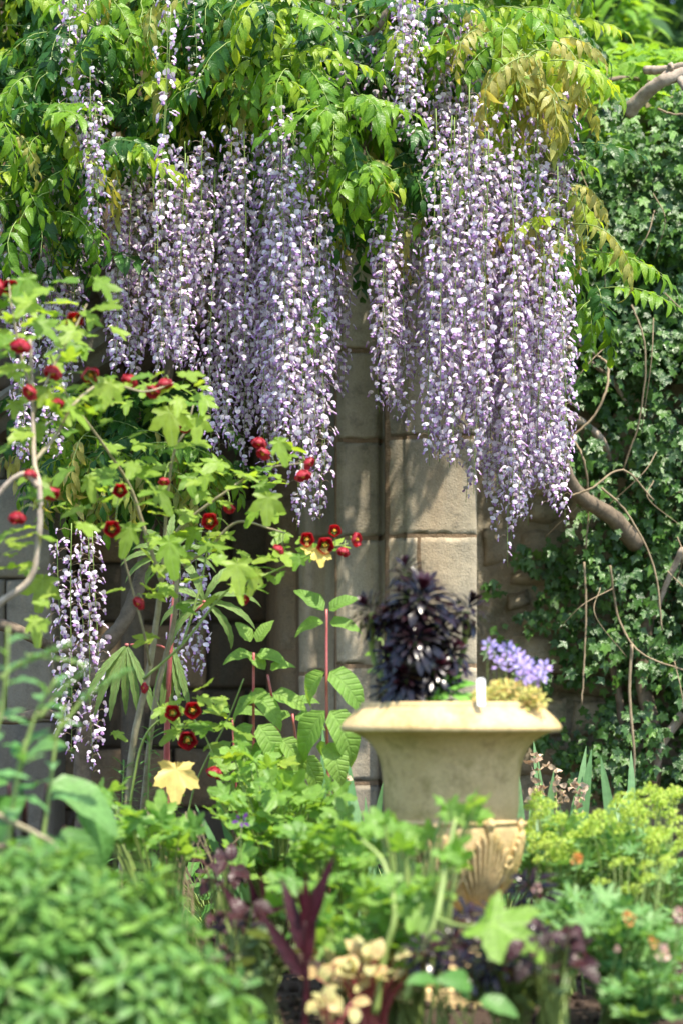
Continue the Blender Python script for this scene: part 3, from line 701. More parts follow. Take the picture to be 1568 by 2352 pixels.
CAN = [ # cx, cy, rx, ry, near, far, n, (weights deep (darkened for shade), fresh, yellow, bronze)
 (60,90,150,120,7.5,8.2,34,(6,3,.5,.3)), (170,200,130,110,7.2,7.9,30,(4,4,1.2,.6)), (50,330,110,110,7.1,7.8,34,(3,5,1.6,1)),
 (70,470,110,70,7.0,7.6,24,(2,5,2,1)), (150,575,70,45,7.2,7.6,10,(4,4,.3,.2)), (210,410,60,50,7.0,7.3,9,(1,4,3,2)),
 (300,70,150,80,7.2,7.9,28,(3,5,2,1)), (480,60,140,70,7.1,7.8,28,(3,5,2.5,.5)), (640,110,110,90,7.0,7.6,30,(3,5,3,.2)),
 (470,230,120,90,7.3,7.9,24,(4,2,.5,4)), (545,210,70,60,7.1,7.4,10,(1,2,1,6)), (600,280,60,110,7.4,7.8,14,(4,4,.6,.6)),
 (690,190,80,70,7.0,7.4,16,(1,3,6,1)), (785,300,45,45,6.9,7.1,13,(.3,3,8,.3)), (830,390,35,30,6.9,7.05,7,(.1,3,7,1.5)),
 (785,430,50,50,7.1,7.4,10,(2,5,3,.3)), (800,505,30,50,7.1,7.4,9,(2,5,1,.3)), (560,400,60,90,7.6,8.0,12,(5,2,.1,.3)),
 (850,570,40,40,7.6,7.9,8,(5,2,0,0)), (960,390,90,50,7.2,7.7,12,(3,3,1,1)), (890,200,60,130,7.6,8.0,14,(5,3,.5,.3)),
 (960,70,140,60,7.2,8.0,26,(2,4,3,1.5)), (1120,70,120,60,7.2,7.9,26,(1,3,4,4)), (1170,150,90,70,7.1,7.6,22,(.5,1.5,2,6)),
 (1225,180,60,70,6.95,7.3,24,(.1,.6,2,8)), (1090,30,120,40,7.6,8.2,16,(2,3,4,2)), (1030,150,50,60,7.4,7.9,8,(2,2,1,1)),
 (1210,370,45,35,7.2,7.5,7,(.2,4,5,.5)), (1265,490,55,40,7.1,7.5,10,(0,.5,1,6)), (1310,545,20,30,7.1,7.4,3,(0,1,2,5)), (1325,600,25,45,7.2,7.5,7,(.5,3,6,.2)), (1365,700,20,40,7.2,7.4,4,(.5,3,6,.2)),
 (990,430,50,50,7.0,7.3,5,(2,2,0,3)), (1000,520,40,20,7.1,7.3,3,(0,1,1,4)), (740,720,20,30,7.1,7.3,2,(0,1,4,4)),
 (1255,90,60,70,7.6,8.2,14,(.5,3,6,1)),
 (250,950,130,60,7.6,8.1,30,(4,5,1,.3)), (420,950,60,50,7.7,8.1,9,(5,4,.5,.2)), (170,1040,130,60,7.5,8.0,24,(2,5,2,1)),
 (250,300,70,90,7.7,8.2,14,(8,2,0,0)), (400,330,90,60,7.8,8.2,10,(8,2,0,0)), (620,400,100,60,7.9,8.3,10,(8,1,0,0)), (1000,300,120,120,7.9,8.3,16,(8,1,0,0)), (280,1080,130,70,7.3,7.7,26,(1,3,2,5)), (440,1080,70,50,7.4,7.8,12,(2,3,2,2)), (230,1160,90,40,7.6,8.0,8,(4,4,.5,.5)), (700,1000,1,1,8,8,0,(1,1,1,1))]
PB, DB, UB, IB, SB = [], [], [], [], []
rs = np.random.default_rng(21)
for cx, cyy, rx, ry, d0, d1, n, wt4 in CAN:
    n = int(n*1.5); w = np.array(wt4, float)*[2.0, 1, 1.3, 1.1]; w /= w.sum()  # share of darkened leaves raised to deepen the canopy's shade
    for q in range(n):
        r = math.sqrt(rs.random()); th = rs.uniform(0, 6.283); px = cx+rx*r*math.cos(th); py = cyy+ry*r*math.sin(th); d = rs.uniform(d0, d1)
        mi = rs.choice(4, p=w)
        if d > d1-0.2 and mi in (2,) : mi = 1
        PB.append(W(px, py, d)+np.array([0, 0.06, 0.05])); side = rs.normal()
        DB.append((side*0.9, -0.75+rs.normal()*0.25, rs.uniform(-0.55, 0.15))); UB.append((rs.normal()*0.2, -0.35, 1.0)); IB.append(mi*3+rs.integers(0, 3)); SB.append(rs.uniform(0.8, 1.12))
# the body of the canopy: behind, above and out to the left of the view
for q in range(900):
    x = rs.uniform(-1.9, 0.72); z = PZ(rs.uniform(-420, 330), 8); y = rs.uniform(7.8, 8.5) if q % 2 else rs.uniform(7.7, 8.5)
    if q % 2 == 0: z = rs.uniform(2.98, 3.35)  # these leaves sit mostly unseen above the view, put there to cast shadow
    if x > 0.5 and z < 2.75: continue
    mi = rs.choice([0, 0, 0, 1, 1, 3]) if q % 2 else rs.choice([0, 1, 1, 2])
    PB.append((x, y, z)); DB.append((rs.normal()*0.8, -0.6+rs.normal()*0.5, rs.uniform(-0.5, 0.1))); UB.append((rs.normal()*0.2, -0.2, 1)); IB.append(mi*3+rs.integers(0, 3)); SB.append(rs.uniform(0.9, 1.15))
wis = thing('wisteria', 'huge wisteria hanging long lilac flower racemes in front of the old stone walls', 'wisteria', tuple(W(215, 2080, 7.9)*[1, 1, 0]))
Ms = frames(np.array(PB), np.array(DB), np.array(UB), np.array(SB))
# 24 of the front leaves with every leaflet apart
front = []
IB = np.array(IB)
dP = np.array(PB)[:, 1]; order = np.argsort(dP); front = [i for i in order if 0 < np.array(PB)[i, 2] < 2.85 and abs(PB[i][0]) < 1][:26]
for i in front:
    mi = IB[i]//3; a, M, lts, idx, P = pinnate(mi, 300+i, 5, 0.059, 0.0235 if mi != 3 else 0.018, 0.8, (0.5, 0.8)[i % 2] if mi != 3 else 1.0)
    r = Acc(); r.tube(P, np.linspace(0.0017, 0.0008, len(P)), 4, 0)
    o = bpy.data.objects.new('leaf', r.mesh('leaf_stalk', [M_absg])); COL.objects.link(o); o.parent = wis
    B = Ms[i].copy(); B[:3, 3] -= wloc(wis); o.matrix_local = Matrix(B.tolist())
    lm = [tpl_mesh(t_, 'leaflet', [M_wl[mi]]) for t_ in lts]
    for q in range(len(M)):
        c = bpy.data.objects.new('leaflet', lm[idx[q]]); COL.objects.link(c); c.parent = o; c.matrix_local = Matrix(M[q].tolist())
keep = np.ones(len(PB), bool); keep[front] = False
acc_mats = [M_wl[0], M_absg]
# merged foliage needs all materials: remap the template material index
WLT2 = []
for k, tp in enumerate(WLT):
    V, UV, R, F, T, M = tp; WLT2.append((V, UV, R, F, T, np.where(M == 0, k//3, 4)))
WLM = [tpl_mesh(tp, 'leaf', M_wl+[M_absg]) for tp in WLT2]
scatter(wis, 'leaf', WLM, WLT2, M_wl+[M_absg], Ms[keep], IB[keep], cap=270)

BAND = [ # x0,x1, top0,top1, bottom0,bottom1, n, depth0, depth1, sparse
 (255,300,400,520,740,835,10,7.3,7.6,0), (300,420,330,470,780,850,22,7.25,7.7,0), (400,450,300,430,800,860,8,7.2,7.5,0), (440,480,280,400,600,770,8,7.3,7.7,0),
 (480,545,300,480,880,1040,12,7.35,7.8,0), (520,570,260,420,650,900,9,7.3,7.7,0), (545,650,420,620,880,1060,16,7.5,7.95,0),
 (590,650,250,430,780,1000,12,7.2,7.5,0), (620,700,220,420,820,1010,16,7.15,7.5,0), (680,745,280,480,950,1215,12,7.15,7.5,0), (690,740,560,700,1150,1225,4,7.2,7.4,0), (720,760,260,420,800,980,7,7.25,7.55,0),
 (755,805,480,620,700,930,7,7.5,7.9,0), (865,905,430,520,860,960,6,7.2,7.45,0), (880,925,450,520,900,975,5,7.2,7.5,0), (855,890,500,540,640,900,4,7.3,7.6,0), (925,960,430,540,700,860,6,7.5,7.8,0),
 (975,1045,330,520,960,1060,14,7.2,7.6,0), (990,1050,250,420,800,1055,10,7.15,7.5,0), (1040,1110,220,420,800,1010,16,7.2,7.6,0),
 (1060,1180,180,380,850,1110,26,7.15,7.7,0), (1095,1230,330,520,1050,1200,22,7.2,7.7,0), (1170,1300,380,560,960,1170,26,7.2,7.7,0), (1230,1300,520,640,1020,1190,14,7.2,7.6,0),
 (1165,1195,640,760,1240,1310,2,7.3,7.45,1),
 (1150,1250,200,320,600,900,12,7.3,7.8,0), (1255,1320,170,240,400,520,7,7.3,7.5,0), (1265,1310,420,480,560,640,4,7.3,7.6,0),
 (905,965,-60,40,230,325,9,7.0,7.3,0), (930,1000,-60,30,380,420,4,7.1,7.35,0), (990,1040,-60,60,240,400,7,7.2,7.5,0), (1040,1110,0,90,260,400,6,7.3,7.7,0),
 (740,880,-80,60,150,270,14,7.6,8.0,0), (840,900,60,120,300,350,4,7.6,7.9,0), (780,800,-60,0,230,260,1,7.3,7.4,1),
 (160,235,-60,60,330,520,6,7.1,7.5,0), (200,245,150,260,400,560,6,7.1,7.4,0), (205,215,440,500,600,640,2,7.2,7.4,0), (370,395,-40,20,500,560,2,7.0,7.1,1), (440,470,-40,20,180,250,1,7.1,7.2,1),
 (0,60,420,480,660,760,7,7.4,7.8,0), (60,190,420,520,700,830,13,7.5,7.9,0), (110,170,560,640,800,960,5,7.5,7.8,0), (25,60,620,700,950,1040,3,7.2,7.5,0), (100,130,800,900,1000,1080,2,7.3,7.5,0),
 (130,140,1210,1240,1690,1760,1,7.45,7.46,2), (165,175,1200,1230,1740,1765,1,7.4,7.41,2), (195,215,1190,1220,1700,1790,2,7.42,7.5,2), (150,200,1220,1260,1500,1620,1,7.5,7.6,0),
 (410,430,1190,1230,1560,1640,2,7.5,7.6,2), (445,465,1180,1220,1480,1600,2,7.5,7.6,0), (590,640,830,900,1100,1160,3,7.4,7.6,1),
 (1080,1100,500,600,1150,1180,1,7.7,7.8,1)]
rs = np.random.default_rng(5); RL = []
for x0, x1, t0, t1, b0, b1, n, d0, d1, sp in BAND:
    for q in range(max(1, round(n*0.6)) if n > 3 else n):
        d = rs.uniform(d0, d1)-(0.22 if b1 > 700 else 0.1 if b1 > 450 else 0); x = rs.uniform(x0, x1)
        if n > 6:
            nc = max(1, round((x1-x0)/40)); x = x0+(x1-x0)*((q % nc)+0.5)/nc+rs.normal()*7
        RL.append((x, rs.uniform(t0, t1), rs.uniform(b0, b1)+(32 if b1 > 700 and n > 2 else 0), d, sp))
near = sorted(range(len(RL)), key=lambda i: RL[i][3])
vis = [i for i in near if 300 < RL[i][2] and RL[i][0] > 230]
details = set([i for i in vis if RL[i][4] == 0 and (RL[i][2]-RL[i][1]) < 560][:3]); nfl = 0
for i, (x, tp_, bt, d, sp) in enumerate(RL):
    L = (bt-tp_)*KX*d; cands = [k for k, r in enumerate(RAC) if (k >= 14) == (sp == 1)]
    k = min(cands, key=lambda k: abs(math.log(RAC[k]['L']/L))+rs.random()*0.18); r = RAC[k]
    o = link('raceme', r['stalk'], wis, tuple(W(x, tp_, d)-wloc(wis)))
    sc = L/r['L']; o.scale = (1, 1, 1); o.rotation_euler = (rs.normal()*0.015, rs.normal()*0.015, rs.uniform(0, 6.28)); o.scale = (max(sc**0.5, 0.85), max(sc**0.5, 0.85), sc)
    if i in details:
        o.scale = (1, 1, 1)
        for M in r['M']:
            c = bpy.data.objects.new('floret', FLO_ME); COL.objects.link(c); c.parent = o; c.matrix_local = Matrix(M.tolist())
    else:
        c = link('floret_cluster', r['flo'], o, kind='stuff')

# limbs
def limb(pts, r0, r1, mat, parent, name='branch', knob=0.0, sides=8, seed=0):
    rs = np.random.default_rng(seed); P = path_px(pts, 8); n = len(P)
    P = P+rs.normal(size=P.shape)*knob*0.4
    a = Acc(); a.tube(P, np.linspace(r0, r1, n)*(1+rs.normal(size=n)*knob*8), sides); return part(name, a, [mat], parent)
limb([(-60,1425,7.5),(20,1440,7.5),(80,1468,7.55),(130,1490,7.7),(225,1500,7.8)], 0.021, 0.015, M_bark, wis, knob=0.002)
limb([(200,2090,7.9),(190,1800,7.9),(205,1600,7.8),(232,1500,7.8),(290,1420,7.8),(330,1300,7.9),(350,1100,8.1),(380,900,8.2),(420,600,8.2),(500,300,8.1),(560,120,7.9)], 0.03, 0.016, M_bark, wis, 'trunk', knob=0.003)
limb([(-60,1640,7.6),(30,1652,7.6),(105,1640,7.65),(180,1660,7.8)], 0.020, 0.014, M_bark, wis, knob=0.002)
limb([(350,1140,7.9),(240,1085,7.8),(160,1020,7.7),(60,960,7.7)], 0.010, 0.006, M_bark, wis)
limb([(300,60,7.7),(380,110,7.7),(520,90,7.8),(700,60,7.8),(900,40,7.8),(1100,120,7.8),(1240,230,7.7)], 0.016, 0.007, M_bark, wis, knob=0.002)
limb([(800,230,7.5),(815,270,7.45),(870,285,7.5),(930,262,7.6),(1000,230,7.7)], 0.008, 0.006, M_bark, wis, knob=0.002)
limb([(905,-40,7.6),(870,60,7.6),(820,110,7.7),(790,180,7.7),(812,262,7.6)], 0.011, 0.006, M_bark, wis, knob=0.002)
limb([(205,30,7.8),(210,100,7.7),(225,200,7.7),(300,330,7.8),(330,420,7.9)], 0.013, 0.006, M_bark, wis, knob=0.002)
limb([(1460,1250,8.3),(1400,1185,8.2),(1330,1140,8.1),(1290,1060,8.0),(1280,900,7.9),(1240,600,7.9),(1180,300,7.8)], 0.034, 0.012, M_bark, wis, knob=0.003)
# ------------------------------------------------------------------ ivy on the rubble wall
ivy = thing('ivy', 'dense dark glossy ivy covering the right side of the rubble wall', 'ivy', (1.9, 8.5, 0))
IVT = [lobed(0.5, [(0, 1.0, 0.5), (55, 0.72, 0.42), (-55, 0.72, 0.42), (110, 0.5, 0.45), (-110, 0.5, 0.45)], 0, 0.2, 0.25, s, 0.05).tpl() for s in range(3)]
def thin(tp, step=3):   # a lighter outline for small leaves
    return tp
def small_lobed(R, seed, lob=((0, 1.0), (52, 0.78), (-52, 0.78), (120, 0.55), (-120, 0.55))):
    rs = np.random.default_rng(seed); a = Acc(); out = []
    ls = sorted(lob); V = [(0, 0, 0)]; UV = [(0, 0)]; pts = []
    for i, (an, ln) in enumerate(ls):
        pts.append((an, ln, 0.0))
        if i < len(ls)-1: pts.append(((an+ls[i+1][0])/2, min(ln, ls[i+1][1])*0.76, 1.0))
    pts = [(-168, 0.3, 1.0)]+pts+[(168, 0.3, 1.0)]
    for an, ln, v in pts:
        th = math.radians(an+rs.normal()*4); r = R*ln*(1+rs.normal()*0.07)
        V.append((math.sin(th)*r, math.cos(th)*r, (0.14*R if v else -0.03*R)-0.25*R*(ln*max(math.cos(th), 0))**2)); UV.append((ln, v))
    n = len(pts); a.raw(V, [(0, 2+k, 1+k) for k in range(n-1)], 0, UV, 0.0); return a.tpl()
IV = [small_lobed(0.030, s) for s in range(4)]+[small_lobed(0.030, s+9, ((0, 1.0), (70, 0.7), (-70, 0.7))) for s in range(2)]
rs = np.random.default_rng(31); P = []; U = []
def ivy_edge(py):   # how far left the ivy comes
    return np.interp(py, [150, 400, 700, 1000, 1100, 1200, 1300, 1500, 1650, 1760, 2100], [1340, 1345, 1318, 1318, 1325, 1360, 1350, 1350, 1355, 1335, 1300])
cl = []
while len(cl) < 800:
    px = rs.uniform(1290, 2000); py = rs.uniform(240, 1800); d = rs.uniform(8.22, 8.58)
    if px < ivy_edge(py)+rs.normal()*12: continue
    if py > 1150 and px < 1560 and rs.random() < 0.22: continue
    if mnoise.noise(Vector((px/70, py/70, 2))) < -0.04 and rs.random() < 0.85: continue
    cl.append((px, py, d, rs.uniform(25, 60)))
for x, y, r, n in ((1150, 1480, 26, 1), (1225, 1300, 30, 2), (1260, 1420, 34, 3), (1215, 1545, 30, 2), (1130, 1345, 22, 1), (1300, 1290, 36, 3), (1190, 1620, 26, 1), (1290, 1350, 36, 3), (1295, 1470, 24, 2), (1230, 1690, 30, 2), (1320, 1720, 40, 3)):
    for q in range(n): cl.append((x+rs.normal()*r*0.5, y+rs.normal()*r*0.5, 8.53, r))
for px, py, d, r in cl:
    n = int(r*0.62)
    rr = r*KX*d; c = W(px, py, d)
    q = c+rs.normal(size=(n, 3))*rr*[0.62, 0.38, 0.62]; q[:, 1] = np.minimum(q[:, 1], 8.56); P.append(q)
P = np.vstack(P); n = len(P)
D = np.stack([rs.normal(size=n)*0.7, -0.35+rs.normal(size=n)*0.3, -0.8+rs.normal(size=n)*0.3], 1)
U = np.stack([rs.normal(size=n)*0.35, np.full(n, -0.9), 0.55+rs.normal(size=n)*0.3], 1)
young = rs.random(n) < np.interp(P[:, 2], [1.0, 2.0, 2.8], [0.05, 0.12, 0.45])
IV2 = [(t[0], t[1], t[2], t[3], t[4], t[5]) for t in IV]; IV3 = [(t[0], t[1], t[2], t[3], t[4], t[5]+1) for t in IV]
allt = IV2+IV3; mats = [M_ivy, M_ivy2]; ms = [tpl_mesh(t_, 'leaf', mats) for t_ in allt]
idx = rs.integers(0, 6, n)+6*young
scatter(ivy, 'leaf', ms, allt, mats, frames(P, D, U, 0.6+0.7*rs.random(n)**1.5), idx, cap=290)
k = 0
for pts, r0, r1, m in [
    ([(1500,2090,8.4),(1490,1900,8.4),(1500,1700,8.35),(1475,1560,8.4),(1490,1400,8.4),(1530,1250,8.45),(1568,1130,8.45)], 0.035, 0.018, M_bark),
    ([(1420,2090,8.45),(1405,1800,8.45),(1425,1650,8.45),(1400,1500,8.45)], 0.02, 0.012, M_bark),
    ([(1568,1640,8.3),(1520,1710,8.3),(1500,1800,8.35)], 0.018, 0.012, M_palebark),
    ([(1325,790,8.2),(1365,815,8.2),(1395,840,8.15),(1390,900,8.1),(1360,960,8.1),(1315,1000,8.1)], 0.005, 0.004, M_tw),
    ([(1310,1000,8.2),(1340,1060,8.15),(1350,1150,8.2),(1345,1260,8.2)], 0.004, 0.003, M_tw),
    ([(1310,1140,8.0),(1360,1120,8.0),(1430,1080,8.05),(1500,1150,8.1)], 0.004, 0.003, M_tw),
    ([(1340,1290,8.2),(1345,1400,8.2),(1340,1520,8.2),(1335,1620,8.2)], 0.004, 0.003, M_tw),
    ([(1380,1120,8.1),(1440,1180,8.1),(1500,1300,8.1),(1520,1450,8.1)], 0.004, 0.003, M_tw),
    ([(1450,700,8.1),(1480,800,8.1),(1470,950,8.15),(1430,1080,8.2)], 0.0035, 0.003, M_tw),
    ([(1510,250,8.1),(1540,262,8.1),(1600,262,8.1)], 0.004, 0.003, M_tw),
    ([(1450,1480,8.2),(1445,1600,8.2),(1455,1750,8.2),(1440,1900,8.3)], 0.006, 0.004, M_tw),
    ([(1400,1300,8.2),(1420,1420,8.25),(1470,1500,8.2),(1568,1540,8.2)], 0.004, 0.003, M_tw),
    ([(1310,960,8.2),(1340,975,8.3),(1380,1010,8.3),(1400,1060,8.4)], 0.018, 0.010, M_palebark),
    ([(1305,800,8.2),(1350,830,8.3),(1400,870,8.35),(1440,930,8.4)], 0.010, 0.008, M_palebark),
    ([(1568,1260,8.2),(1530,1340,8.25),(1500,1420,8.3)], 0.012, 0.008, M_palebark)]:
    limb(pts, r0, r1, m, ivy, 'stem', 0.002, 7, k); k += 1
rs = np.random.default_rng(77)
for q in range(16):
    x = rs.uniform(1310, 1560); y = rs.uniform(350, 1600); l = rs.uniform(80, 260); s = rs.normal()*70
    limb([(x, y, 8.18), (x+s*0.4+rs.normal()*20, y+l*0.4, 8.12), (x+s, y+l, 8.2)], 0.0022, 0.0014, M_tw, ivy, 'tendril', 0.0, 4, q)

# ------------------------------------------------------------------ lime vine along the wall top
vine = thing('climbing_vine', 'lime green vine sprawling along the top of the wall at the upper right', 'vine', tuple(W(1420, 300, 8.7)))
VT = [small_lobed(0.045, s+20) for s in range(3)]+[leaf(0.09, 0.035, 5, 0.4, droop=0.8, wave=0.002).tpl() for _ in range(2)]
P = []; 
for q in range(2300):
    px = rs.uniform(1150, 2000); top = np.interp(px, [1150, 1250, 1350, 1450, 1568, 2000], [60, 95, 110, 90, 95, 80])+18*mnoise.noise(Vector((px/25, 0, 0)))
    f = rs.random(); py = top+15+f*(np.interp(px, [1150, 1350, 1568, 2000], [150, 260, 200, 200])); d = rs.uniform(8.5, 9.3)-0.1*f
    if px < 1260 and d < 8.0: continue
    P.append(W(px, py, d))
P = np.array(P); n = len(P)
D = np.stack([rs.normal(size=n)*0.8, -0.5+rs.normal(size=n)*0.4, -0.25+rs.normal(size=n)*0.4], 1); U = np.stack([rs.normal(size=n)*0.4, -0.4+rs.normal(size=n)*0.3, np.ones(n)], 1)
VM = [tpl_mesh(t_, 'leaf', [M_vine, M_ivy2]) for t_ in VT]
scatter(vine, 'leaf', VM, VT, [M_vine, M_ivy2], frames(P, D, U, 0.75+0.6*rs.random(n)), cap=290)
limb([(1440,260,8.0),(1475,222,7.95),(1515,190,7.9),(1560,172,7.9),(1620,150,7.9)], 0.026, 0.018, M_palebark, vine, 'dead_branch', 0.003)
limb([(1480,162,8.0),(1530,160,7.95),(1580,150,7.9),(1640,140,7.9)], 0.015, 0.012, M_palebark, vine, 'dead_branch', 0.003)
limb([(1515,190,7.9),(1535,165,7.9),(1540,150,7.88)], 0.016, 0.01, M_palebark, vine, 'dead_branch', 0.003)
limb([(1560,172,7.9),(1568,200,7.88),(1585,215,7.9)], 0.014, 0.006, M_palebark, vine, 'dead_branch', 0.003)
limb([(1240,150,8.3),(1330,200,8.4),(1440,180,8.5),(1600,220,8.6)], 0.010, 0.006, M_bark, vine, 'stem', 0.002)
# broad bright shoot standing behind the wall
a_t = thing('lime_shrub', 'bright lime shoot rising blurred behind the wall vine at the top right', 'shrub', tuple(W(1435, 110, 10.5)))
P = np.array([W(1435+rs.normal()*32, 60+rs.normal()*42, 10.5+rs.normal()*0.1) for _ in range(110)])
VT3 = [leaf(0.13, 0.05, 4, 0.45).tpl()]
scatter(a_t, 'leaf', [tpl_mesh(VT3[0], 'leaf', [M_vine])], VT3, [M_vine], frames(P, rs.normal(size=(110, 3))*[1, 0.4, 0.3]+[0, -0.3, -0.1], [0, -0.4, 1], 1.0), cap=110)
a = Acc(); a.tube([W(1435, 2100, 10.5), W(1430, 900, 10.5), W(1435, 40, 10.5)], [0.02, 0.02, 0.01], 6); part('stem', a, [M_bark], a_t)

# ------------------------------------------------------------------ urn
UX, UY = PX(1035, 5.6), 5.6; S = KX*5.6
def uz(py): return PZ(py, 5.6)
urn = thing('garden_urn', 'buff stone campana urn with a wide rolled rim and acanthus leaves round its base', 'urn', (UX, UY, 0.0))
def lathe(parent, name, prof, mat, seg=64, label=None):
    a = Acc(); V = []; n = len(prof)
    for r, z in prof:
        for k in range(seg):
            th = 2*math.pi*k/seg; V.append((UX+r*math.cos(th), UY+r*math.sin(th), z))
    F = [(j*seg+k, j*seg+(k+1) % seg, (j+1)*seg+(k+1) % seg, (j+1)*seg+k) for j in range(n-1) for k in range(seg)]
    a.raw(V, F); return part(name, a, [mat], parent, origin=(UX, UY, prof[0][1]), label=label)
def dens(pr, m=3):
    P = smooth_path([(r*S, uz(y), 0) for r, y in pr], m); return [(p[0], p[1]) for p in P]
lathe(urn, 'bowl', dens([(150, 1885), (155, 1850), (155.5, 1815), (157, 1785), (161, 1758), (169, 1733), (182, 1712), (200, 1696), (222, 1685), (240, 1679)]), M_urn)
lathe(urn, 'rim', dens([(238, 1681), (249, 1680), (253, 1674), (251, 1666), (243, 1655), (231, 1643), (219, 1632), (211, 1626), (209, 1620), (206, 1615), (197, 1613), (190, 1618), (186, 1640), (184, 1670)], 3), M_urn, 72)
lathe(urn, 'band', dens([(146, 1893), (156, 1891), (159, 1887), (157, 1882), (150, 1880)]), M_urn)
lathe(urn, 'lower_bowl', dens([(56, 2093), (72, 2086), (94, 2072), (117, 2050), (137, 2018), (149, 1980), (155, 1940), (156, 1905), (151, 1889)]), M_urn)
lathe(urn, 'foot', dens([(125, 2260), (124, 2238), (118, 2228), (108, 2222), (84, 2205), (66, 2180), (58, 2150), (60, 2125), (72, 2112), (76, 2100), (66, 2091), (50, 2088)]), M_urn)
a = Acc(); b = 0.135; z0, z1 = -0.03, uz(2259)+0.002
V = [(UX+sx*q, UY+sy*q, z) for (z, q) in ((z0, b), (z1-0.006, b), (z1, b-0.006)) for sx, sy in ((-1, -1), (1, -1), (1, 1), (-1, 1))]
a.raw(V, [(j*4+k, j*4+(k+1) % 4, (j+1)*4+(k+1) % 4, (j+1)*4+k) for j in range(2) for k in range(4)]+[(8, 9, 10, 11)])
part('plinth', a, [M_urn], urn, smooth=False)
a = Acc(); V = [(UX, UY, uz(1640))]+[(UX+0.187*math.cos(q/20*6.283), UY+0.187*math.sin(q/20*6.283), uz(1634)) for q in range(20)]
a.raw(V, [(0, 1+q, 1+(q+1) % 20) for q in range(20)]); part('potting_soil', a, [M_soil], urn)
def acanthus(ang):
    a = Acc()
    py_ = [1889, 1905, 1940, 1980, 2018, 2050, 2072, 2086]; r_ = [151, 155, 155, 149, 137, 117, 94, 72]
    def pt(th, v, dr):
        py = 2084-v*(2084-1884); r = np.interp(py, py_, r_)+dr
        return (UX+r*S*math.cos(th), UY+r*S*math.sin(th), uz(py))
    nu, nv = 12, 14; V = []                                     # the leaf's body, a low shield on the bowl
    for j in range(nv+1):
        v = j/nv*0.93; hw = 0.355*max(math.sin(math.pi*(0.16+0.80*j/nv)), 0.02)**0.6
        for i in range(nu+1):
            u = -1+2*i/nu; V.append(pt(ang+u*hw, v, -2+6*math.sqrt(max(0, 1-u*u))))
    a.raw(V, [(j*(nu+1)+i, j*(nu+1)+i+1, (j+1)*(nu+1)+i+1, (j+1)*(nu+1)+i) for j in range(nv) for i in range(nu)])
    for q in range(-5, 6):                                      # raised ribs fanning from the foot, outer ones curling over
        u = q/5; ve = 0.96-0.40*abs(u)**1.3; P = []; R = []
        for k in range(13):
            f = k/12; v = ve*f; th = ang+u*(0.07+0.37*math.sin(f*math.pi/2)**1.15)+(0.05*(f > .85)*np.sign(q)*(f-.85)/.15)
            P.append(pt(th, v-(0.05*max(0, f-.88)/.12 if q else 0), 3.5+3.5*f+(5*max(0, f-.8)/.2))); R.append((2.2+4.2*f if f < .93 else 3.0)*S*(1.25 if q == 0 else 1))
        a.tube(P, R, 7)
    part('acanthus_leaf', a, [M_urn], urn, origin=(UX, UY, uz(2084)))
    c = Acc(); th = ang
    c.tube([pt(th, 0.88, 5), pt(th, 0.96, 9), pt(th, 1.0, 14), pt(th, 0.975, 18), pt(th, 0.93, 17)], [0.008, 0.011, 0.011, 0.009, 0.004], 8); part('leaf_tip', c, [M_urn], urn)
for q in range(8): acanthus(-math.pi/2+math.radians(30+45*q))

# ------------------------------------------------------------------ rosettes
def rosette(M4, n, L, Wd, tpls, spread=(0.15, 1.9), seed=0, power=0.8):
    """matrices for leaves spiralling from upright centre to drooping outside"""
    rs = np.random.default_rng(seed); out = []
    for k in range(n):
        f = (k+0.5)/n; th = k*2.39996; el = spread[0]+(spread[1]-spread[0])*f**power+rs.normal()*0.07
        D = np.array([math.sin(el)*math.cos(th), math.sin(el)*math.sin(th), math.cos(el)]); Up = np.array([-math.cos(el)*math.cos(th), -math.cos(el)*math.sin(th), math.sin(el)])
        p = D*0.006-np.array([0, 0, 0.03*f*L/0.06])
        m = frames(p, D, Up, (0.5+0.6*min(1, f*1.8))*rs.uniform(0.9, 1.1))[0]; out.append(M4@m)
    return np.array(out)
def axis_frame(p, up, s=1.0):
    up = nrm(np.array(up, float)); x = nrm(np.cross([0, 1, 0.1], up)); y = np.cross(up, x)
    M = np.eye(4); M[:3, 0] = x*s; M[:3, 1] = y*s; M[:3, 2] = up*s; M[:3, 3] = p; return M
AEL = [leaf(0.064, 0.0150, 6, 0.70, 0.55, 0.25, dr, 0.0, mi=0).tpl() for dr in (0.5, 0.9, 1.3)]
AELc = [leaf(0.052, 0.0155, 6, 0.70, 0.5, 0.25, 0.3, 0.0, mi=1).tpl()]
aem = [tpl_mesh(t_, 'leaf', [M_aeo, M_aeoc]) for t_ in AEL+AELc]
aeo = thing('dark_aeonium', 'tall black purple aeonium with glossy drooping rosettes growing in the urn', 'succulent', (PX(950, 5.6), 5.6, uz(1634)))
RO = [ # px,py,d, scale, n, up
 (930,1300,5.56,0.80,54,(-.15,-.15,1)), (968,1358,5.48,1.30,84,(.1,-.45,1)), (842,1392,5.58,1.0,60,(-.6,-.2,.8)), (1078,1386,5.58,1.0,60,(.45,-.15,1)),
 (892,1415,5.54,0.9,70,(-.45,-.35,.8)), (1020,1432,5.54,0.95,74,(.35,-.35,.9)), (955,1462,5.44,1.0,84,(0,-.6,.8)), (900,1500,5.5,0.95,76,(-.4,-.5,.7)), (1040,1495,5.5,0.95,76,(.45,-.45,.8)),
 (930,1550,5.46,1.0,80,(-.2,-.7,.7)), (1000,1530,5.46,0.85,66,(.2,-.7,.7)), (892,1575,5.55,0.9,66,(-.5,-.4,.7))]
MM = []; II = []; st = Acc()
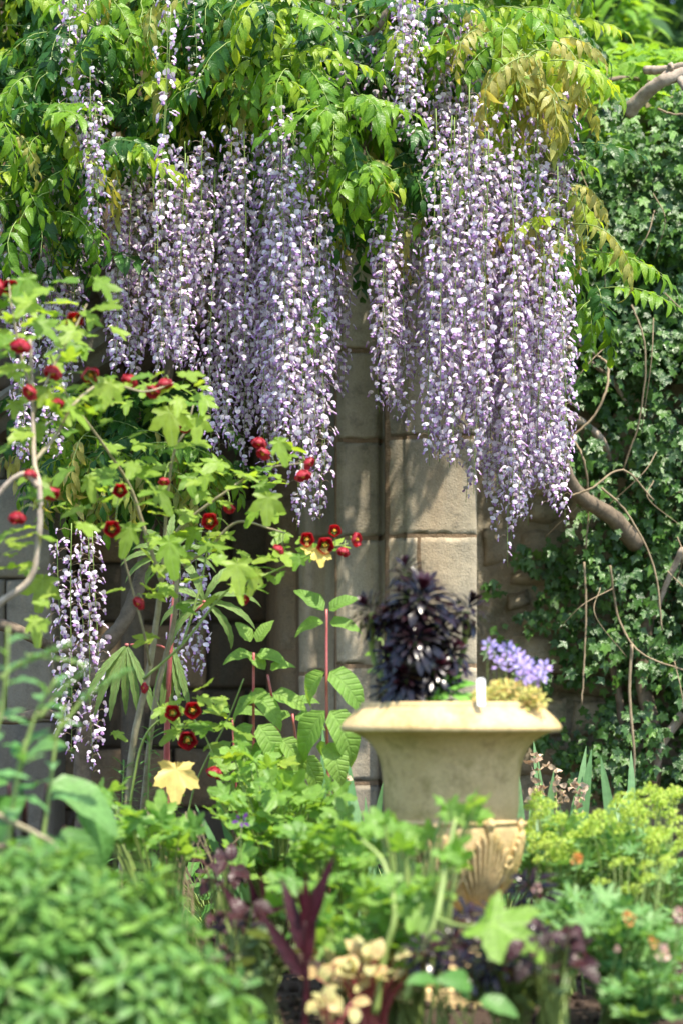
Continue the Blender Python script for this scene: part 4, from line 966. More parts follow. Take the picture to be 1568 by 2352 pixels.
for i, (px, py, d, s, n, up) in enumerate(RO):
    c = W(px, py, d); M4 = axis_frame(c, up, s)
    m = rosette(M4, n, 0.085, 0.02, AEL, (0.12, 1.62 if i < 4 else 2.0), i); MM.append(m)
    II += [3 if k < n*0.14 else int(rs.integers(0, 3)) for k in range(n)]
    b = W(955+(px-955)*0.25, 1640, 5.6); st.tube(smooth_path([b, (b+c)/2+np.array([(c-b)[0]*0.3, 0.03, 0]), c-nrm(np.array(up, float))*.022], 5), [0.008]*11, 6)
part('stem', st, [M_absg], aeo, label='thick green succulent stem')
scatter(aeo, 'leaf', aem, AEL+AELc, [M_aeo, M_aeoc], np.vstack(MM), np.array(II), cap=299)

def small_plant(name, label, cat, loc, group=None): return thing(name, label, cat, loc, group)
suc = small_plant('green_succulent', 'bright green fleshy rosette at the front of the urn beside the white tag', 'succulent', tuple(W(1020, 1634, 5.5)))
SUL = [leaf(0.055, 0.023, 5, 0.62, 0.7, 0.2, 0.3).tpl()]; sum_ = [tpl_mesh(SUL[0], 'leaf', [M_succ])]
MM = [rosette(axis_frame(W(px, py, d), up, s), n, 0.055, 0.02, SUL, (0.3, 1.7), q) for q, (px, py, d, up, s, n) in enumerate([(1020, 1570, 5.48, (-.1, -.5, 1), 1.05, 22), (1000, 1608, 5.45, (-.4, -.4, 1), 0.75, 16), (1050, 1585, 5.5, (.5, -.3, 1), 0.8, 16)])]
scatter(suc, 'leaf', sum_, SUL, [M_succ], np.vstack(MM))
sed = small_plant('yellow_stonecrop', 'yellow and pinkish stonecrop mat spilling at the right of the urn', 'stonecrop', tuple(W(1170, 1634, 5.52)))
SD = [leaf(0.016, 0.007, 3, 0.6, 0.7, 0.2, 0.3).tpl()]; MM = []
for q in range(60):
    px = rs.uniform(1085, 1250); h = 60*math.sin(math.pi*np.clip((px-1070)/200, 0.15, 0.9)); py = 1618-rs.random()*h+6
    MM.append(rosette(axis_frame(W(px, py, rs.uniform(5.45, 5.62)), (rs.normal()*0.4, -0.4, 1), 1.15), 13, 0.02, 0.01, SD, (0.1, 1.8), q))
scatter(sed, 'leaf', [tpl_mesh(SD[0], 'leaf', [M_sed2])], SD, [M_sed2], np.vstack(MM), cap=200)
bl = small_plant('lilac_flower', 'lilac blue star flowers leaning over the yellow stonecrop in the urn', 'flower', tuple(W(1180, 1634, 5.55)))
a = Acc(); PT = [leaf(0.017, 0.0085, 3, 0.55, 0.7, 0.1, 0.3).tpl()]; MM = []
line = [(1125, 1490), (1140, 1500), (1160, 1492), (1165, 1512), (1185, 1515), (1178, 1500), (1200, 1525), (1195, 1510), (1215, 1530), (1210, 1545), (1232, 1540), (1225, 1560), (1245, 1535), (1240, 1555), (1180, 1530), (1150, 1520), (1205, 1555)]
for px, py in line:
    c = W(px+rs.normal()*3, py+rs.normal()*3, 5.55+rs.normal()*0.02)
    a.tube(smooth_path([W(1150+(px-1150)*0.4, 1630, 5.58), W(px-6, (py+1630)/2, 5.57), c], 4), 0.0012, 4)
    MM.append(rosette(axis_frame(c, (rs.normal()*0.4, -0.9, 0.5+rs.normal()*0.2), 1.0), 9, 0.02, 0.01, PT, (0.5, 1.5), px))
part('stem', a, [M_absg], bl); scatter(bl, 'petal', [tpl_mesh(PT[0], 'petal', [M_lil])], PT, [M_lil], np.vstack(MM))
tg = Acc(); c0 = W(1104, 1622, 5.37); c1 = W(1103, 1558, 5.39); w = 0.0095
V = []
for (c, wd) in ((c0, w*0.9), (c0+(c1-c0)*0.92, w), (c1, w*0.6)):
    V += [c+[-wd, -0.0008, 0], c+[wd, -0.0008, 0], c+[wd, 0.0008, 0], c+[-wd, 0.0008, 0]]
tg.raw(V, [(j*4+k, j*4+(k+1) % 4, (j+1)*4+(k+1) % 4, (j+1)*4+k) for j in range(2) for k in range(4)]+[(8, 9, 10, 11), (3, 2, 1, 0)])
tgo = link('plant_tag', tg.mesh('plant_tag', [M_white], c0, False), None, tuple(c0)); tgo['label'] = 'blank white plastic tag stuck upright in the urn between the succulents'; tgo['category'] = 'plant tag'
lowleaf = small_plant('seedling', 'small lime seedling poking out left of the dark aeonium', 'plant', tuple(W(878, 1634, 5.7)))
LS = [leaf(0.035, 0.018, 4, 0.45).tpl()]
P = np.array([W(px, py, 5.72) for px, py in ((876, 1470), (868, 1498), (880, 1515), (892, 1490), (874, 1540))]); a = Acc(); a.tube([W(880, 1640, 5.7), W(882, 1560, 5.72), W(877, 1465, 5.72)], 0.0018, 5); part('stem', a, [M_absg], lowleaf)
scatter(lowleaf, 'leaf', [tpl_mesh(LS[0], 'leaf', [M_vine])], LS, [M_vine], frames(P, [(-1, -.3, .3), (-1, -.2, 0), (.6, -.5, .5), (1, -.3, .4), (-.8, -.3, .1)], [0, -.7, .7], 1.0))
# ------------------------------------------------------------------ generic garden plants
def herb(name, label, cat, base, anchors, tpls, mats, stemmat=None, sr=(0.003, 0.0015), size=1.0, lean=0.6, droop=0.35, group=None, cap=150, seed=0, t=None, upb=(0, -0.55, 0.85), part_name='leaf', sag=0.25, jitter=0.35, idx=None, petname='stalk'):
    """leaves on stalks that rise from a crown (base) to each anchor (world points)"""
    rs = np.random.default_rng(seed); base = np.asarray(base, float); A = np.asarray(anchors, float)
    if t is None: t = thing(name, label, cat, tuple(base), group)
    a = Acc()
    for p in A:
        mid = base*0.45+p*0.55+np.array([0, 0, sag*np.linalg.norm(p-base)*0.5])
        b = base+rs.normal(size=3)*[0.02, 0.02, 0]
        a.tube(smooth_path([b, mid, p], 4), np.linspace(sr[0], sr[1], 9), 4, closed_end=False)
    part(petname, a, [stemmat or M_absg], t, kind='stuff')
    n = len(A); out = nrm(A-base+1e-6); D = out*lean+rs.normal(size=(n, 3))*jitter+np.array([0, -0.45, -droop])
    U = np.array(upb)+rs.normal(size=(n, 3))*0.22
    ms = [tpl_mesh(q, part_name, mats) for q in tpls]
    scatter(t, part_name, ms, tpls, mats, frames(A, D, U, size*(0.75+0.5*rs.random(n))), idx, cap=cap)
    return t
def cloud(cx, cy, rx, ry, d0, d1, n, seed, zmin=0.02):
    rs = np.random.default_rng(seed); out = []
    while len(out) < n:
        r = math.sqrt(rs.random()); th = rs.uniform(0, 6.283); p = W(cx+rx*r*math.cos(th), cy+ry*r*math.sin(th), rs.uniform(d0, d1))
        if p[2] > zmin: out.append(p)
    return np.array(out)
def G(px, d, z=0.0): return np.array([PX(px, d), d, z])

# --- abutilon with crimson bells, left
ab = thing('abutilon', 'tall abutilon shrub with crimson bell flowers leaning in from the left', 'flowering shrub', tuple(G(290, 6.5)))
def five(p): return p
AB_ST = [
 ([(245,2300,6.5),(285,1950,6.5),(305,1720,6.5),(345,1530,6.45),(372,1340,6.4)], .011, .008, M_abs),
 ([(300,2300,6.6),(330,1850,6.6),(360,1600,6.5),(400,1430,6.45),(408,1300,6.45)], .009, .006, M_abs),
 ([(372,1340,6.4),(395,1240,6.4),(440,1190,6.4),(520,1130,6.35),(600,1080,6.35),(690,1065,6.3)], .006, .002, M_abs),
 ([(372,1340,6.4),(340,1240,6.35),(300,1120,6.3),(230,1010,6.2),(150,900,6.1),(110,800,6.0)], .006, .002, M_abs),
 ([(372,1340,6.4),(385,1150,6.35),(400,1040,6.3),(430,985,6.3),(445,930,6.3)], .005, .002, M_abs),
 ([(330,1560,6.45),(420,1480,6.4),(520,1360,6.35),(600,1325,6.35),(680,1290,6.35),(740,1262,6.35),(800,1250,6.35)], .004, .0018, M_absg),
 ([(420,1300,6.4),(480,1260,6.4),(545,1200,6.35),(620,1215,6.35),(655,1225,6.3)], .005, .002, M_abs),
 ([(-60,1440,5.7),(0,1385,5.7),(70,1330,5.7),(90,1230,5.7),(92,1120,5.7),(80,1060,5.75),(75,900,5.8),(70,780,5.8)], .010, .004, M_palebark),
 ([(88,1120,5.7),(60,1090,5.7),(20,1110,5.7),(-40,1180,5.7)], .007, .006, M_palebark),
 ([(80,1060,5.75),(130,1000,5.8),(170,930,5.8),(240,880,5.9),(330,900,5.95),(400,880,6.0)], .005, .002, M_abs),
 ([(75,900,5.8),(50,820,5.8),(30,720,5.8),(20,640,5.85)], .004, .002, M_abs),
 ([(75,960,5.8),(120,850,5.8),(170,760,5.85),(200,700,5.9)], .004, .002, M_abs),
 ([(285,1950,6.5),(330,1700,6.45),(420,1640,6.4),(470,1690,6.4),(500,1770,6.4)], .004, .0018, M_absg),
 ([(345,1530,6.45),(330,1450,6.3),(290,1300,6.2),(265,1210,6.1)], .004, .002, M_abs),
 ([(420,1480,6.4),(460,1350,6.4),(478,1250,6.4),(483,1200,6.4)], .0035, .002, M_absg),
 ([(250,2250,6.6),(400,1980,6.6),(450,1800,6.6),(520,1660,6.55),(560,1560,6.5)], .0035, .002, M_absg)]
nodes_xyz = []
for q, (pts, r0, r1, m) in enumerate(AB_ST):
    limb(pts, r0, r1, m, ab, 'stem', 0.0006, 7, q)
    P = path_px(pts, 8)
    if q not in (0, 1, 8): nodes_xyz += [P[i] for i in range(len(P)//4 if q != 7 else len(P)//2, len(P))]
nodes_xyz = np.array(nodes_xyz)
ABL = [lobed(0.085, [(0, 1.0, 0.42), (48, 0.78, 0.36), (-48, 0.78, 0.36), (100, 0.5, 0.42), (-100, 0.5, 0.42)], 5, 0.25, 0.45, s, 0.05).tpl() for s in range(3)]+\
      [lobed(0.08, [(0, 1.0, 0.36), (42, 0.6, 0.32), (-42, 0.6, 0.32), (95, 0.36, 0.45), (-95, 0.36, 0.45)], 5, 0.2, 0.5, s+7, 0.04).tpl() for s in range(2)]
rs = np.random.default_rng(91); P = [nodes_xyz[rs.integers(0, len(nodes_xyz))]+rs.normal(size=3)*[0.05, 0.05, 0.035] for _ in range(120)]
for cx, cy2, rx, ry, d0, d1, n in ((70,690,110,60,5.7,6.0,14), (60,820,110,60,5.7,6.0,12), (200,770,80,40,5.9,6.1,6), (90,960,120,80,5.7,6.1,16), (250,880,100,50,5.9,6.2,12), (420,900,60,30,6.1,6.3,7),
                         (200,1120,160,90,5.9,6.4,18), (60,1280,90,90,5.6,6.0,12), (350,1060,130,90,6.1,6.4,16), (500,1110,70,50,6.2,6.4,9), (400,1260,110,60,6.1,6.4,13), (610,1070,60,40,6.2,6.4,6), (450,1640,100,50,6.2,6.4,9), (570,1740,90,60,6.2,6.5,9), (110,1400,50,50,5.5,5.9,5)):
    P += list(cloud(cx, cy2, rx, ry, d0, d1, int(n*0.95), int(cx+cy2)))
ctrl = [(390,985,95),(365,1160,80),(615,1175,80),(390,1290,110),(205,1130,70),(455,990,70),(300,1250,90),(545,1330,85),(100,1370,90),(640,1045,75),(590,1345,70)]
P = np.array(P); n = len(P); keepm = ~((P[:, 2] > PZ(1180, 6.4)-0.0) & (P[:, 0] > PX(700, 6.4))); P = P[keepm]; n = len(P)
D = np.stack([rs.normal(size=n)*0.75, -0.55+rs.normal(size=n)*0.25, -0.25+rs.normal(size=n)*0.3], 1); U = np.stack([rs.normal(size=n)*0.3, -0.35+rs.normal(size=n)*0.25, np.ones(n)], 1)
ABm = [tpl_mesh(t_, 'leaf', [M_abl]) for t_ in ABL]
Mx = frames(P, D, U, 0.42+0.48*rs.random(n))
Mc = frames([W(x, y-s*0.4, 6.1) for x, y, s in ctrl], [(rs.normal()*0.3, -0.3, -0.9) for _ in ctrl], (0, -0.9, 0.3), [s/85 for _, _, s in ctrl])
scatter(ab, 'leaf', ABm, ABL, [M_abl], np.vstack([Mx, Mc]), cap=300)
# yellowed leaves
yl = [tpl_mesh(t_, 'leaf', [M_yel]) for t_ in [lobed(0.085, [(0, 1.0, 0.45), (50, 0.74, 0.62), (-50, 0.78, 0.62), (110, .5, .5), (-110, .5, .5)], 5, 0.35, 0.35, 3, 0.07).tpl()]+ABL[1:]]
for x, y, d, s, k, D_ in ((735, 1268, 6.3, 0.55, 0, (0.1, -0.3, -1)), (712, 1262, 6.3, 0.32, 0, (-1, -0.4, 0.1)), (405, 1768, 6.2, 1.15, 0, (0.0, -0.2, -1))):
    o = bpy.data.objects.new('leaf', yl[k]); COL.objects.link(o); o.parent = ab; m = frames(W(x, y, d), D_, (0.1, -1, 0.3), s)[0]; m[:3, 3] -= wloc(ab)
    o.matrix_local = Matrix(m.tolist()); o['label'] = 'yellowed leaf'
# bells
def petal_tpl():
    a = Acc(); V = []; UV = []; nu, nv = 6, 5
    for j in range(nv+1):
        v = j/nv; w = 0.018*math.sin(math.pi*(0.12+0.66*v)); y = 0.027*v; r = 0.005+0.0165*math.sin(min(v*1.25, 1)*math.pi/2)-0.002*max(0, v-0.8)*5
        for i in range(nu+1):
            u = -1+2*i/nu; yy = y*(1-0.12*u*u*v)
            V.append((u*w, r-0.18*abs(u)**2*w, yy+0.0012*math.sin(i*2.3+j))); UV.append((v, u))
    a.raw(V, [(j*(nu+1)+i, j*(nu+1)+i+1, (j+1)*(nu+1)+i+1, (j+1)*(nu+1)+i) for j in range(nv) for i in range(nu)], 0, UV, 0.0); return a.tpl()
PET = petal_tpl(); pet_in = tpl_mesh(PET, 'petal', [M_red]); pet_out = tpl_mesh(PET, 'petal', [M_redp])
sa = Acc(); sa.tube([(0, 0, 0.002), (0, 0, 0.012), (0, 0, 0.020)], [0.0018, 0.0016, 0.0012], 6)
for q in range(14):
    th = q*2.4; e = np.array([math.cos(th)*0.0045, math.sin(th)*0.0045, 0.0185+0.004*math.cos(q)]); sa.tube([(0, 0, 0.016), e], [0.0006, 0.0015], 4)
stm = sa.mesh('stamen', [M_stam])
ca = Acc()
for q in range(5):
    th = q*1.2566; ca.many(leaf(0.023, 0.010, 3, 0.5, droop=-1.0).tpl(), frames((math.cos(th)*0.002, math.sin(th)*0.002, -0.003), (math.cos(th), math.sin(th), 0.5), (math.cos(th)*-0.3, math.sin(th)*-0.3, 1), 1.0), np.array([0.2]))
cal = ca.mesh('calyx', [M_abl])
FLW = [ # px,py,d,scale,facing,(0 open to us,1 hanging side)
 (25,663,5.85,.95,(.2,-1,-.1),0),(3,662,5.85,.9,(-.9,-.4,0),1),(172,738,5.9,1.05,(.15,-1,.1),0),(48,792,5.7,1.25,(-.1,-.2,-1),1),(123,853,5.8,1,(-.3,-.3,-.9),1),(207,860,5.9,1,(.3,-.7,-.6),1),
 (247,905,5.9,.95,(0,-1,-.1),0),(300,872,6.0,.95,(-.4,-.3,-.8),1),(353,898,6.0,.95,(-.3,-.6,-.7),1),(378,880,6.0,1,(.2,-.2,-.9),1),(425,980,6.25,.85,(.2,-.9,-.5),0),(596,1015,6.3,.95,(-.2,-.3,-1),1),(607,1040,6.3,.9,(-.4,-.5,-.7),1),
 (707,1063,6.25,.85,(.8,-.3,-.6),1),(695,1090,6.25,1,(.3,-.3,-.9),1),(277,1127,6.1,1,(0,-1,-.2),0),(118,1130,5.8,1,(.2,-.5,-.8),1),(40,1187,5.7,1,(0,-.3,-1),1),(258,1215,6.05,1.1,(.1,-1,-.1),0),(483,1198,6.3,1,(-.1,-1,0),0),
 (72,900,5.75,.9,(-.5,-.5,-.5),1),(130,925,5.8,.9,(.2,-.3,-.9),1),(70,1088,5.7,.9,(0,-.3,-1),1),(705,1240,6.3,.95,(.1,-1,0),0),(747,1253,6.3,1,(.1,-1,-.15),0),(768,1221,6.35,.8,(.2,-1,.3),0),(815,1240,6.3,.85,(.9,-.5,0),1),
 (789,1266,6.3,.85,(-.3,-.3,-.9),1),(642,1262,6.3,.9,(-.7,-.2,-.7),1),(322,1384,6.2,1,(-.6,-.3,-.5),1),(560,1377,6.35,.8,(.6,-.4,-.4),1),(398,1638,6.3,1,(-.1,-1,.05),0),(443,1632,6.3,1,(.1,-1,0),0),(432,1700,6.25,1.15,(0,-1,-.2),0),
 (495,1772,6.3,1,(-.3,-.3,-.9),1),(528,1166,6.3,.8,(-.2,-.6,-.7),1),(378,1105,6.2,.75,(0,-.5,-.8),1),(335,1581,6.4,.7,(-.8,-.3,0),1),(152,862,5.9,.6,(0,-.2,-1),1),(245,640,5.9,.01,(0,-1,0),0)]
fs = Acc()
for px, py, d, s, f, side in FLW:
    if s < .1: continue
    c = W(px, py, d); z = nrm(np.array(f, float)); x = nrm(np.cross([0, 0.2, 1.0], z)); y = np.cross(z, x)
    fo = bpy.data.objects.new('flower', cal); COL.objects.link(fo); fo.parent = ab
    s *= 0.92*rs.uniform(.88, 1.08); og = c-z*0.012*s; m = np.eye(4); m[:3, 0] = x*s; m[:3, 1] = y*s; m[:3, 2] = z*s; m[:3, 3] = og-wloc(ab); fo.matrix_local = Matrix(m.tolist())
    fo['label'] = 'crimson bell flower open to show its yellow stamens' if not side else 'crimson bell flower hanging side on'
    for q in range(5):
        th = q*1.2566+0.2*q*0.1; r = np.eye(4); r[:2, :2] = [[math.cos(th), -math.sin(th)], [math.sin(th), math.cos(th)]]
        r[:3, 0] *= 1; ob = bpy.data.objects.new('petal', pet_in if not side else pet_out); COL.objects.link(ob); ob.parent = fo
        ob.matrix_local = Matrix(r.tolist())
    ob = bpy.data.objects.new('stamen', stm); COL.objects.link(ob); ob.parent = fo
    j = np.argmin(np.linalg.norm(nodes_xyz-og, axis=1)); e = nodes_xyz[j]
    fs.tube(smooth_path([e, (e+og)/2+np.array([0, 0, 0.015]), og], 4), 0.0012, 5)
part('flower_stalk', fs, [M_absg], ab, kind='stuff')

# --- palmate drooping plant with a red stem
pp = thing('palmate_plant', 'plant with red stems and drooping finger shaped leaves in front of the dark recess', 'plant', tuple(G(385, 7.0)))
limb([(380,2250,7.0),(382,1900,7.0),(385,1650,6.9),(392,1500,6.85),(402,1340,6.85)], .011, .006, M_redstem, pp, 'stem', 0.0004)
limb([(392,1500,6.85),(370,1485,6.8),(330,1478,6.75),(300,1482,6.75)], .004, .003, M_redstem, pp, 'leaf_stem')
limb([(395,1440,6.85),(430,1420,6.8),(455,1400,6.75),(470,1385,6.75)], .004, .003, M_redstem, pp, 'leaf_stem')
limb([(402,1340,6.85),(395,1310,6.8),(385,1290,6.7),(388,1278,6.7)], .004, .003, M_redstem, pp, 'leaf_stem')
def fan(cx, cy2, d, n, L, a0, a1, Wd=0.022, droop=1.5, seed=0):
    rs = np.random.default_rng(seed); r = Acc(); c = W(cx, cy2, d); fo = Acc(); fo.tube([c-[0, 0, .004], c+[0, 0, .004]], 0.006, 6); o = part('leaf', fo, [M_redstem], pp, origin=c)
    for q in range(n):
        th = math.radians(a0+(a1-a0)*q/(n-1)); tt = leaf(L*rs.uniform(.85, 1.1), Wd, 12, 0.5, 0.7, 0.3, droop*rs.uniform(.85, 1.15), 0, 0.10).tpl()
        me = tpl_mesh(tt, 'leaflet', [M_palm]); ob = bpy.data.objects.new('leaflet', me); COL.objects.link(ob); ob.parent = o
        D = np.array([math.cos(th), -0.35-0.3*rs.random(), math.sin(th)]); m = frames((0, 0, 0), D, (0, -0.75, 0.65), 1.0)[0]
        ob.matrix_local = Matrix(m.tolist())
fan(388, 1278, 6.7, 9, 0.15, 200, 20, 0.022, 1.7, 1); fan(470, 1383, 6.72, 8, 0.19, 205, -30, 0.026, 1.7, 2); fan(292, 1482, 6.72, 6, 0.23, 222, 300, 0.024, 0.9, 3); 0
fan(395, 1480, 6.9, 5, 0.2, 290, 250, 0.022, 0.5, 5)

# --- soft broad leaved herb, centre (opposite pairs on red stems)
BR = [leaf(0.115, 0.058, 8, 0.36, 0.8, 0.28, dr, 0.003, 0.03, waves=2).tpl() for dr in (0.7, 1.0, 1.4)]; brm = [tpl_mesh(t_, 'leaf', [M_salv]) for t_ in BR]
def opposite(label, pts, nodes_, seed, sr=(0.0055, 0.0035)):
    t = thing('broad_leaf_herb', label, 'plant', tuple(G(pts[0][0], pts[0][2])), 'broad leaved herbs before the pier')
    limb(pts, sr[0], sr[1], M_redstem, t, 'stem', 0.0004, 7, seed); rs = np.random.default_rng(seed); Ms = []
    for x, y, d, s, el, rot in nodes_:
        for sgn in (-1, 1):
            D = np.array([sgn*math.cos(rot), -0.25-math.sin(rot)*sgn*0.8, el]); Ms.append(frames(W(x, y, d)+D*0.008, D+rs.normal(size=3)*0.08, (0, -0.7, 0.75), s*rs.uniform(.9, 1.1))[0])
    scatter(t, 'leaf', brm, BR, [M_salv], np.array(Ms)); return t
opposite('tall red stemmed herb with broad leaves in front of the pier, nearest the urn', [(755,2150,6.6),(755,1900,6.5),(750,1600,6.45),(750,1400,6.45)],
         [(750,1410,6.45,.85,1.0,.3),(750,1432,6.45,.85,.12,.0),(751,1540,6.45,1.3,-.55,.5),(752,1625,6.4,1.55,-1.2,.45),(752,1700,6.42,1.2,-.9,1.0)], 1)
opposite('red stemmed herb whose topmost leaf pair stands up like rabbit ears', [(600,2150,6.65),(590,1900,6.6),(583,1700,6.55),(583,1500,6.5)],
         [(583,1490,6.5,.75,2.2,.2),(584,1508,6.5,.85,.2,0),(586,1600,6.5,1.0,-.4,.8),(588,1660,6.45,1.2,-.9,.4),(590,1740,6.45,1.3,-1.2,.6)], 2)
opposite('short broad leaved herb between the two taller red stemmed ones', [(660,2150,6.7),(655,1900,6.6),(640,1700,6.55),(615,1550,6.5)],
         [(615,1545,6.5,.7,.9,.5),(622,1590,6.5,.9,-.2,.1),(640,1690,6.45,1.25,-1.0,.2),(650,1760,6.4,1.3,-1.3,.7)], 3)
opposite('broad leaved herb with drooping leaves close to the left edge of the urn', [(715,2150,6.75),(700,1900,6.7),(690,1780,6.65),(672,1640,6.65)],
         [(672,1620,6.65,.7,.6,.1),(674,1645,6.65,.9,.0,.6),(690,1730,6.6,1.25,-1.1,.3),(697,1800,6.55,1.2,-1.2,.9)], 4)
opposite('low broad leaved herb at the far left of its group beside the dark wall', [(545,2150,6.75),(545,1900,6.7),(540,1780,6.65),(535,1650,6.65)],
         [(535,1640,6.65,.8,.4,.4),(538,1700,6.6,1.1,-.8,.2),(545,1790,6.6,1.2,-1.1,.6)], 5)

# --- narrow whorled lily foliage
LN = [leaf(0.075, 0.009, 5, 0.5, 0.6, 0.1, dr).tpl() for dr in (0.4, 0.9)]; lnm = [tpl_mesh(t_, 'leaf', [M_lily]) for t_ in LN]
for q, (x0, x1, ytop, d, lab) in enumerate([(330, 345, 1680, 6.5, 'narrow leaved lily stem standing tallest of three under the red bells'), (270, 285, 1760, 6.5, 'narrow leaved lily stem at the left of three, before the dark recess'), (375, 385, 1790, 6.4, 'narrow leaved lily stem beside the large yellow leaf')]):
    t = thing('lily', lab, 'lily', tuple(G(x0, d)), 'lily stems without flowers'); pts = [(x0, 2200, d), ((x0+x1)/2, 1950, d), (x1, ytop, d)]; limb(pts, .004, .002, M_absg, t, 'stem', 0, 6)
    P = path_px(pts, 50); P = P[25:]; Ms = []
    for i in range(0, len(P)):
        th = i*2.4; Ms.append(frames(P[i], (math.cos(th), math.sin(th), 0.25+0.7*(i/len(P))**6), (0, 0, 1), 0.85+0.2*math.sin(i))[0])
    scatter(t, 'leaf', lnm, LN, [M_lily], np.array(Ms), cap=80)

# --- iris clumps
SW = [leaf(L, 0.034, 9, 0.22, 0.55, 0.12, dr).tpl() for L, dr in ((0.38, 0.15), (0.46, 0.35), (0.42, 0.9))]; swm = [tpl_mesh(t_, 'blade', [M_iris]) for t_ in SW]
WI = [leaf(0.028, 0.014, 4, 0.5, 1, 0.5, dr, 0.003).tpl() for dr in (1.8, 2.8)]; wim = [tpl_mesh(t_, 'withered_petal', [M_wither]) for t_ in WI]
def iris(label, px, d, n, tips, seed, flowers=()):
    rs = np.random.default_rng(seed); t = thing('iris', label, 'iris', tuple(G(px, d)), 'clumps of iris'); Ms = []
    for tx, ty in tips:
        p = G(px+rs.normal()*16, d+rs.normal()*0.03, 0.0); e = W(tx, ty, d); L = np.linalg.norm(e-p); Ms.append(frames(p, e-p+[0, -0.02, 0.04], (rs.normal()*0.35, -1, 0.1), L/0.42*1.02)[0])
    scatter(t, 'blade', swm, SW, [M_iris], np.array(Ms)); Mw = []
    for fx, fy in flowers:
        limb([(px, 2150, d), ((px*.4+fx*.6), (2150+fy)/2, d), (fx, fy, d)], .003, .002, M_absg, t, 'flower_stem', 0, 6)
        for q in range(9): Mw.append(frames(W(fx+rs.normal()*6, fy+rs.normal()*14, d-0.02), (rs.normal()*.6, -.4, rs.normal()-.6), (rs.normal(), -1, rs.normal()*0.6), 1.35)[0])
    if Mw: scatter(t, 'withered_petal', wim, WI, [M_wither], np.array(Mw))
iris('iris clump with broad blades leaning right, past the rim of the urn', 1285, 6.9, 8, [(1375,1685),(1245,1745),(1330,1800),(1200,1800),(1420,1850),(1480,1750),(1350,1755)], 1, [(1232,1745),(1275,1790),(1322,1800)])
iris('iris clump with brown withered blooms just right of the urn body', 1235, 6.6, 8, [(1200,1790),(1215,1745),(1260,1800),(1275,1735),(1300,1860)], 2, [(1240,1800),(1290,1815),(1225,1825),(1330,1835)])
iris('iris clump standing among the yellow green flowers at the right', 1400, 6.6, 6, [(1470,1760),(1440,1800),(1380,1790),(1365,1700),(1500,1830)], 3)
iris('upright iris clump immediately left of the urn bowl', 840, 6.5, 9, [(830,1690),(800,1735),(868,1760),(855,1800),(890,1810),(822,1780),(770,1800)], 4, [(790,1790)])
iris('iris clump with arching blades under the broad leaved herbs', 760, 6.7, 8, [(720,1740),(745,1720),(690,1790),(780,1745),(800,1800)], 5)
iris('single iris fan with one grey green blade laid over to the left', 610, 6.2, 5, [(450,1800),(480,1880),(540,1850),(600,1790)], 6)

# --- lobed leaf plants of the middle ground
ML = [lobed(0.062, [(0, 1.0, 0.45), (55, 0.85, 0.42), (-55, 0.85, 0.42), (110, 0.68, 0.45), (-110, 0.68, 0.45)], 5, 0.2, 0.3, s, 0.09).tpl() for s in range(4)]
DL = [disc_leaf(0.04, 12, 0.25, 0.06, s, ruffle=0.08).tpl() for s in range(4)]
OV = [leaf(0.06, 0.032, 6, 0.42, 0.8, 0.25, dr, 0.003).tpl() for dr in (0.5, 1.1)]
def mall(label, base, clouds, seed, size=1.0, tp=None, mat=None, cap=120, **kw):
    A = np.vstack([cloud(*c, seed+i) for i, c in enumerate(clouds)])
    return herb('lobed_leaf_plant', label, 'plant', base, A, tp or ML, mat or [M_mall], size=size, cap=cap, seed=seed, group='leafy plants of the middle bed', **kw)
mall('leafy mound of lobed leaves below the red stemmed herbs', G(640, 6.2), [(600,1850,110,60,5.9,6.3,46), (700,1850,90,60,5.9,6.3,34), (560,1760,60,50,6.1,6.4,12), (640,1970,120,60,5.8,6.1,40)], 10, 0.85)
mall('mass of lobed leaves left of the urn foot', G(800, 5.5), [(760,1950,110,60,5.3,5.7,40), (810,1920,60,50,5.3,5.7,16), (720,2060,110,60,5.2,5.5,34), (850,2020,90,60,5.2,5.5,20)], 20, 0.8)
mall('tall lobed leaf plant crossing in front of the urn bowl', G(930, 4.95), [(1060,1858,60,18,4.9,5.0,9), (900,1905,60,22,4.9,5.1,8), (950,1935,50,35,4.9,5.1,7), (880,2060,70,40,4.8,5.1,9), (980,2020,40,30,4.9,5.1,4)], 30, 0.72, sr=(0.006, 0.002))
mall('pale green lobed leaf plant low between the burgundy plants and the urn', G(840, 5.0), [(780,2130,100,60,4.9,5.2,22), (900,2120,70,60,4.8,5.1,16), (950,2210,60,40,4.8,5.0,8)], 40, 1.0)
mall('spreading lobed leaf plant above the round bush at the left', G(380, 5.7), [(330,1910,90,50,5.5,5.8,26), (420,1930,50,40,5.6,5.8,14), (230,1835,40,30,5.6,5.8,8)], 50, 0.85)
lp = mall('thick stalked plant with one big bright leaf below the urn', G(1000, 4.8), [(1030,1975,30,40,4.8,4.9,5), (980,2060,50,30,4.8,4.9,5)], 60, 0.7)
for pts, r0, r1 in (([(860,2330,4.8),(880,2200,4.8),(905,2100,4.8),(880,1985,4.85),(830,1930,4.9)], .009, .004), ([(930,2300,4.75),(965,2190,4.75),(1000,2110,4.75),(1020,2000,4.8),(1045,1880,4.85)], .009, .004), ([(1000,2110,4.75),(1060,2128,4.7),(1130,2122,4.65)], .005, .003)):
    limb(pts, r0, r1, M_absg, lp, 'stem', 0.0004)
bigl = lobed(0.135, [(0, 1.0, 0.5), (55, 0.8, 0.5), (-55, 0.85, 0.45), (115, 0.6, 0.5), (-110, 0.6, 0.5)], 5, 0.1, 0.35, 5, 0.05)
o = part('leaf', Acc() if False else (lambda A_: (A_.many(bigl.tpl(), frames(W(1130, 2122, 4.65), (0.75, -0.3, -0.35), (0, -0.75, 0.8), 0.9)), A_)[1])(Acc()), [M_vine], lp, label='big bright lobed leaf')
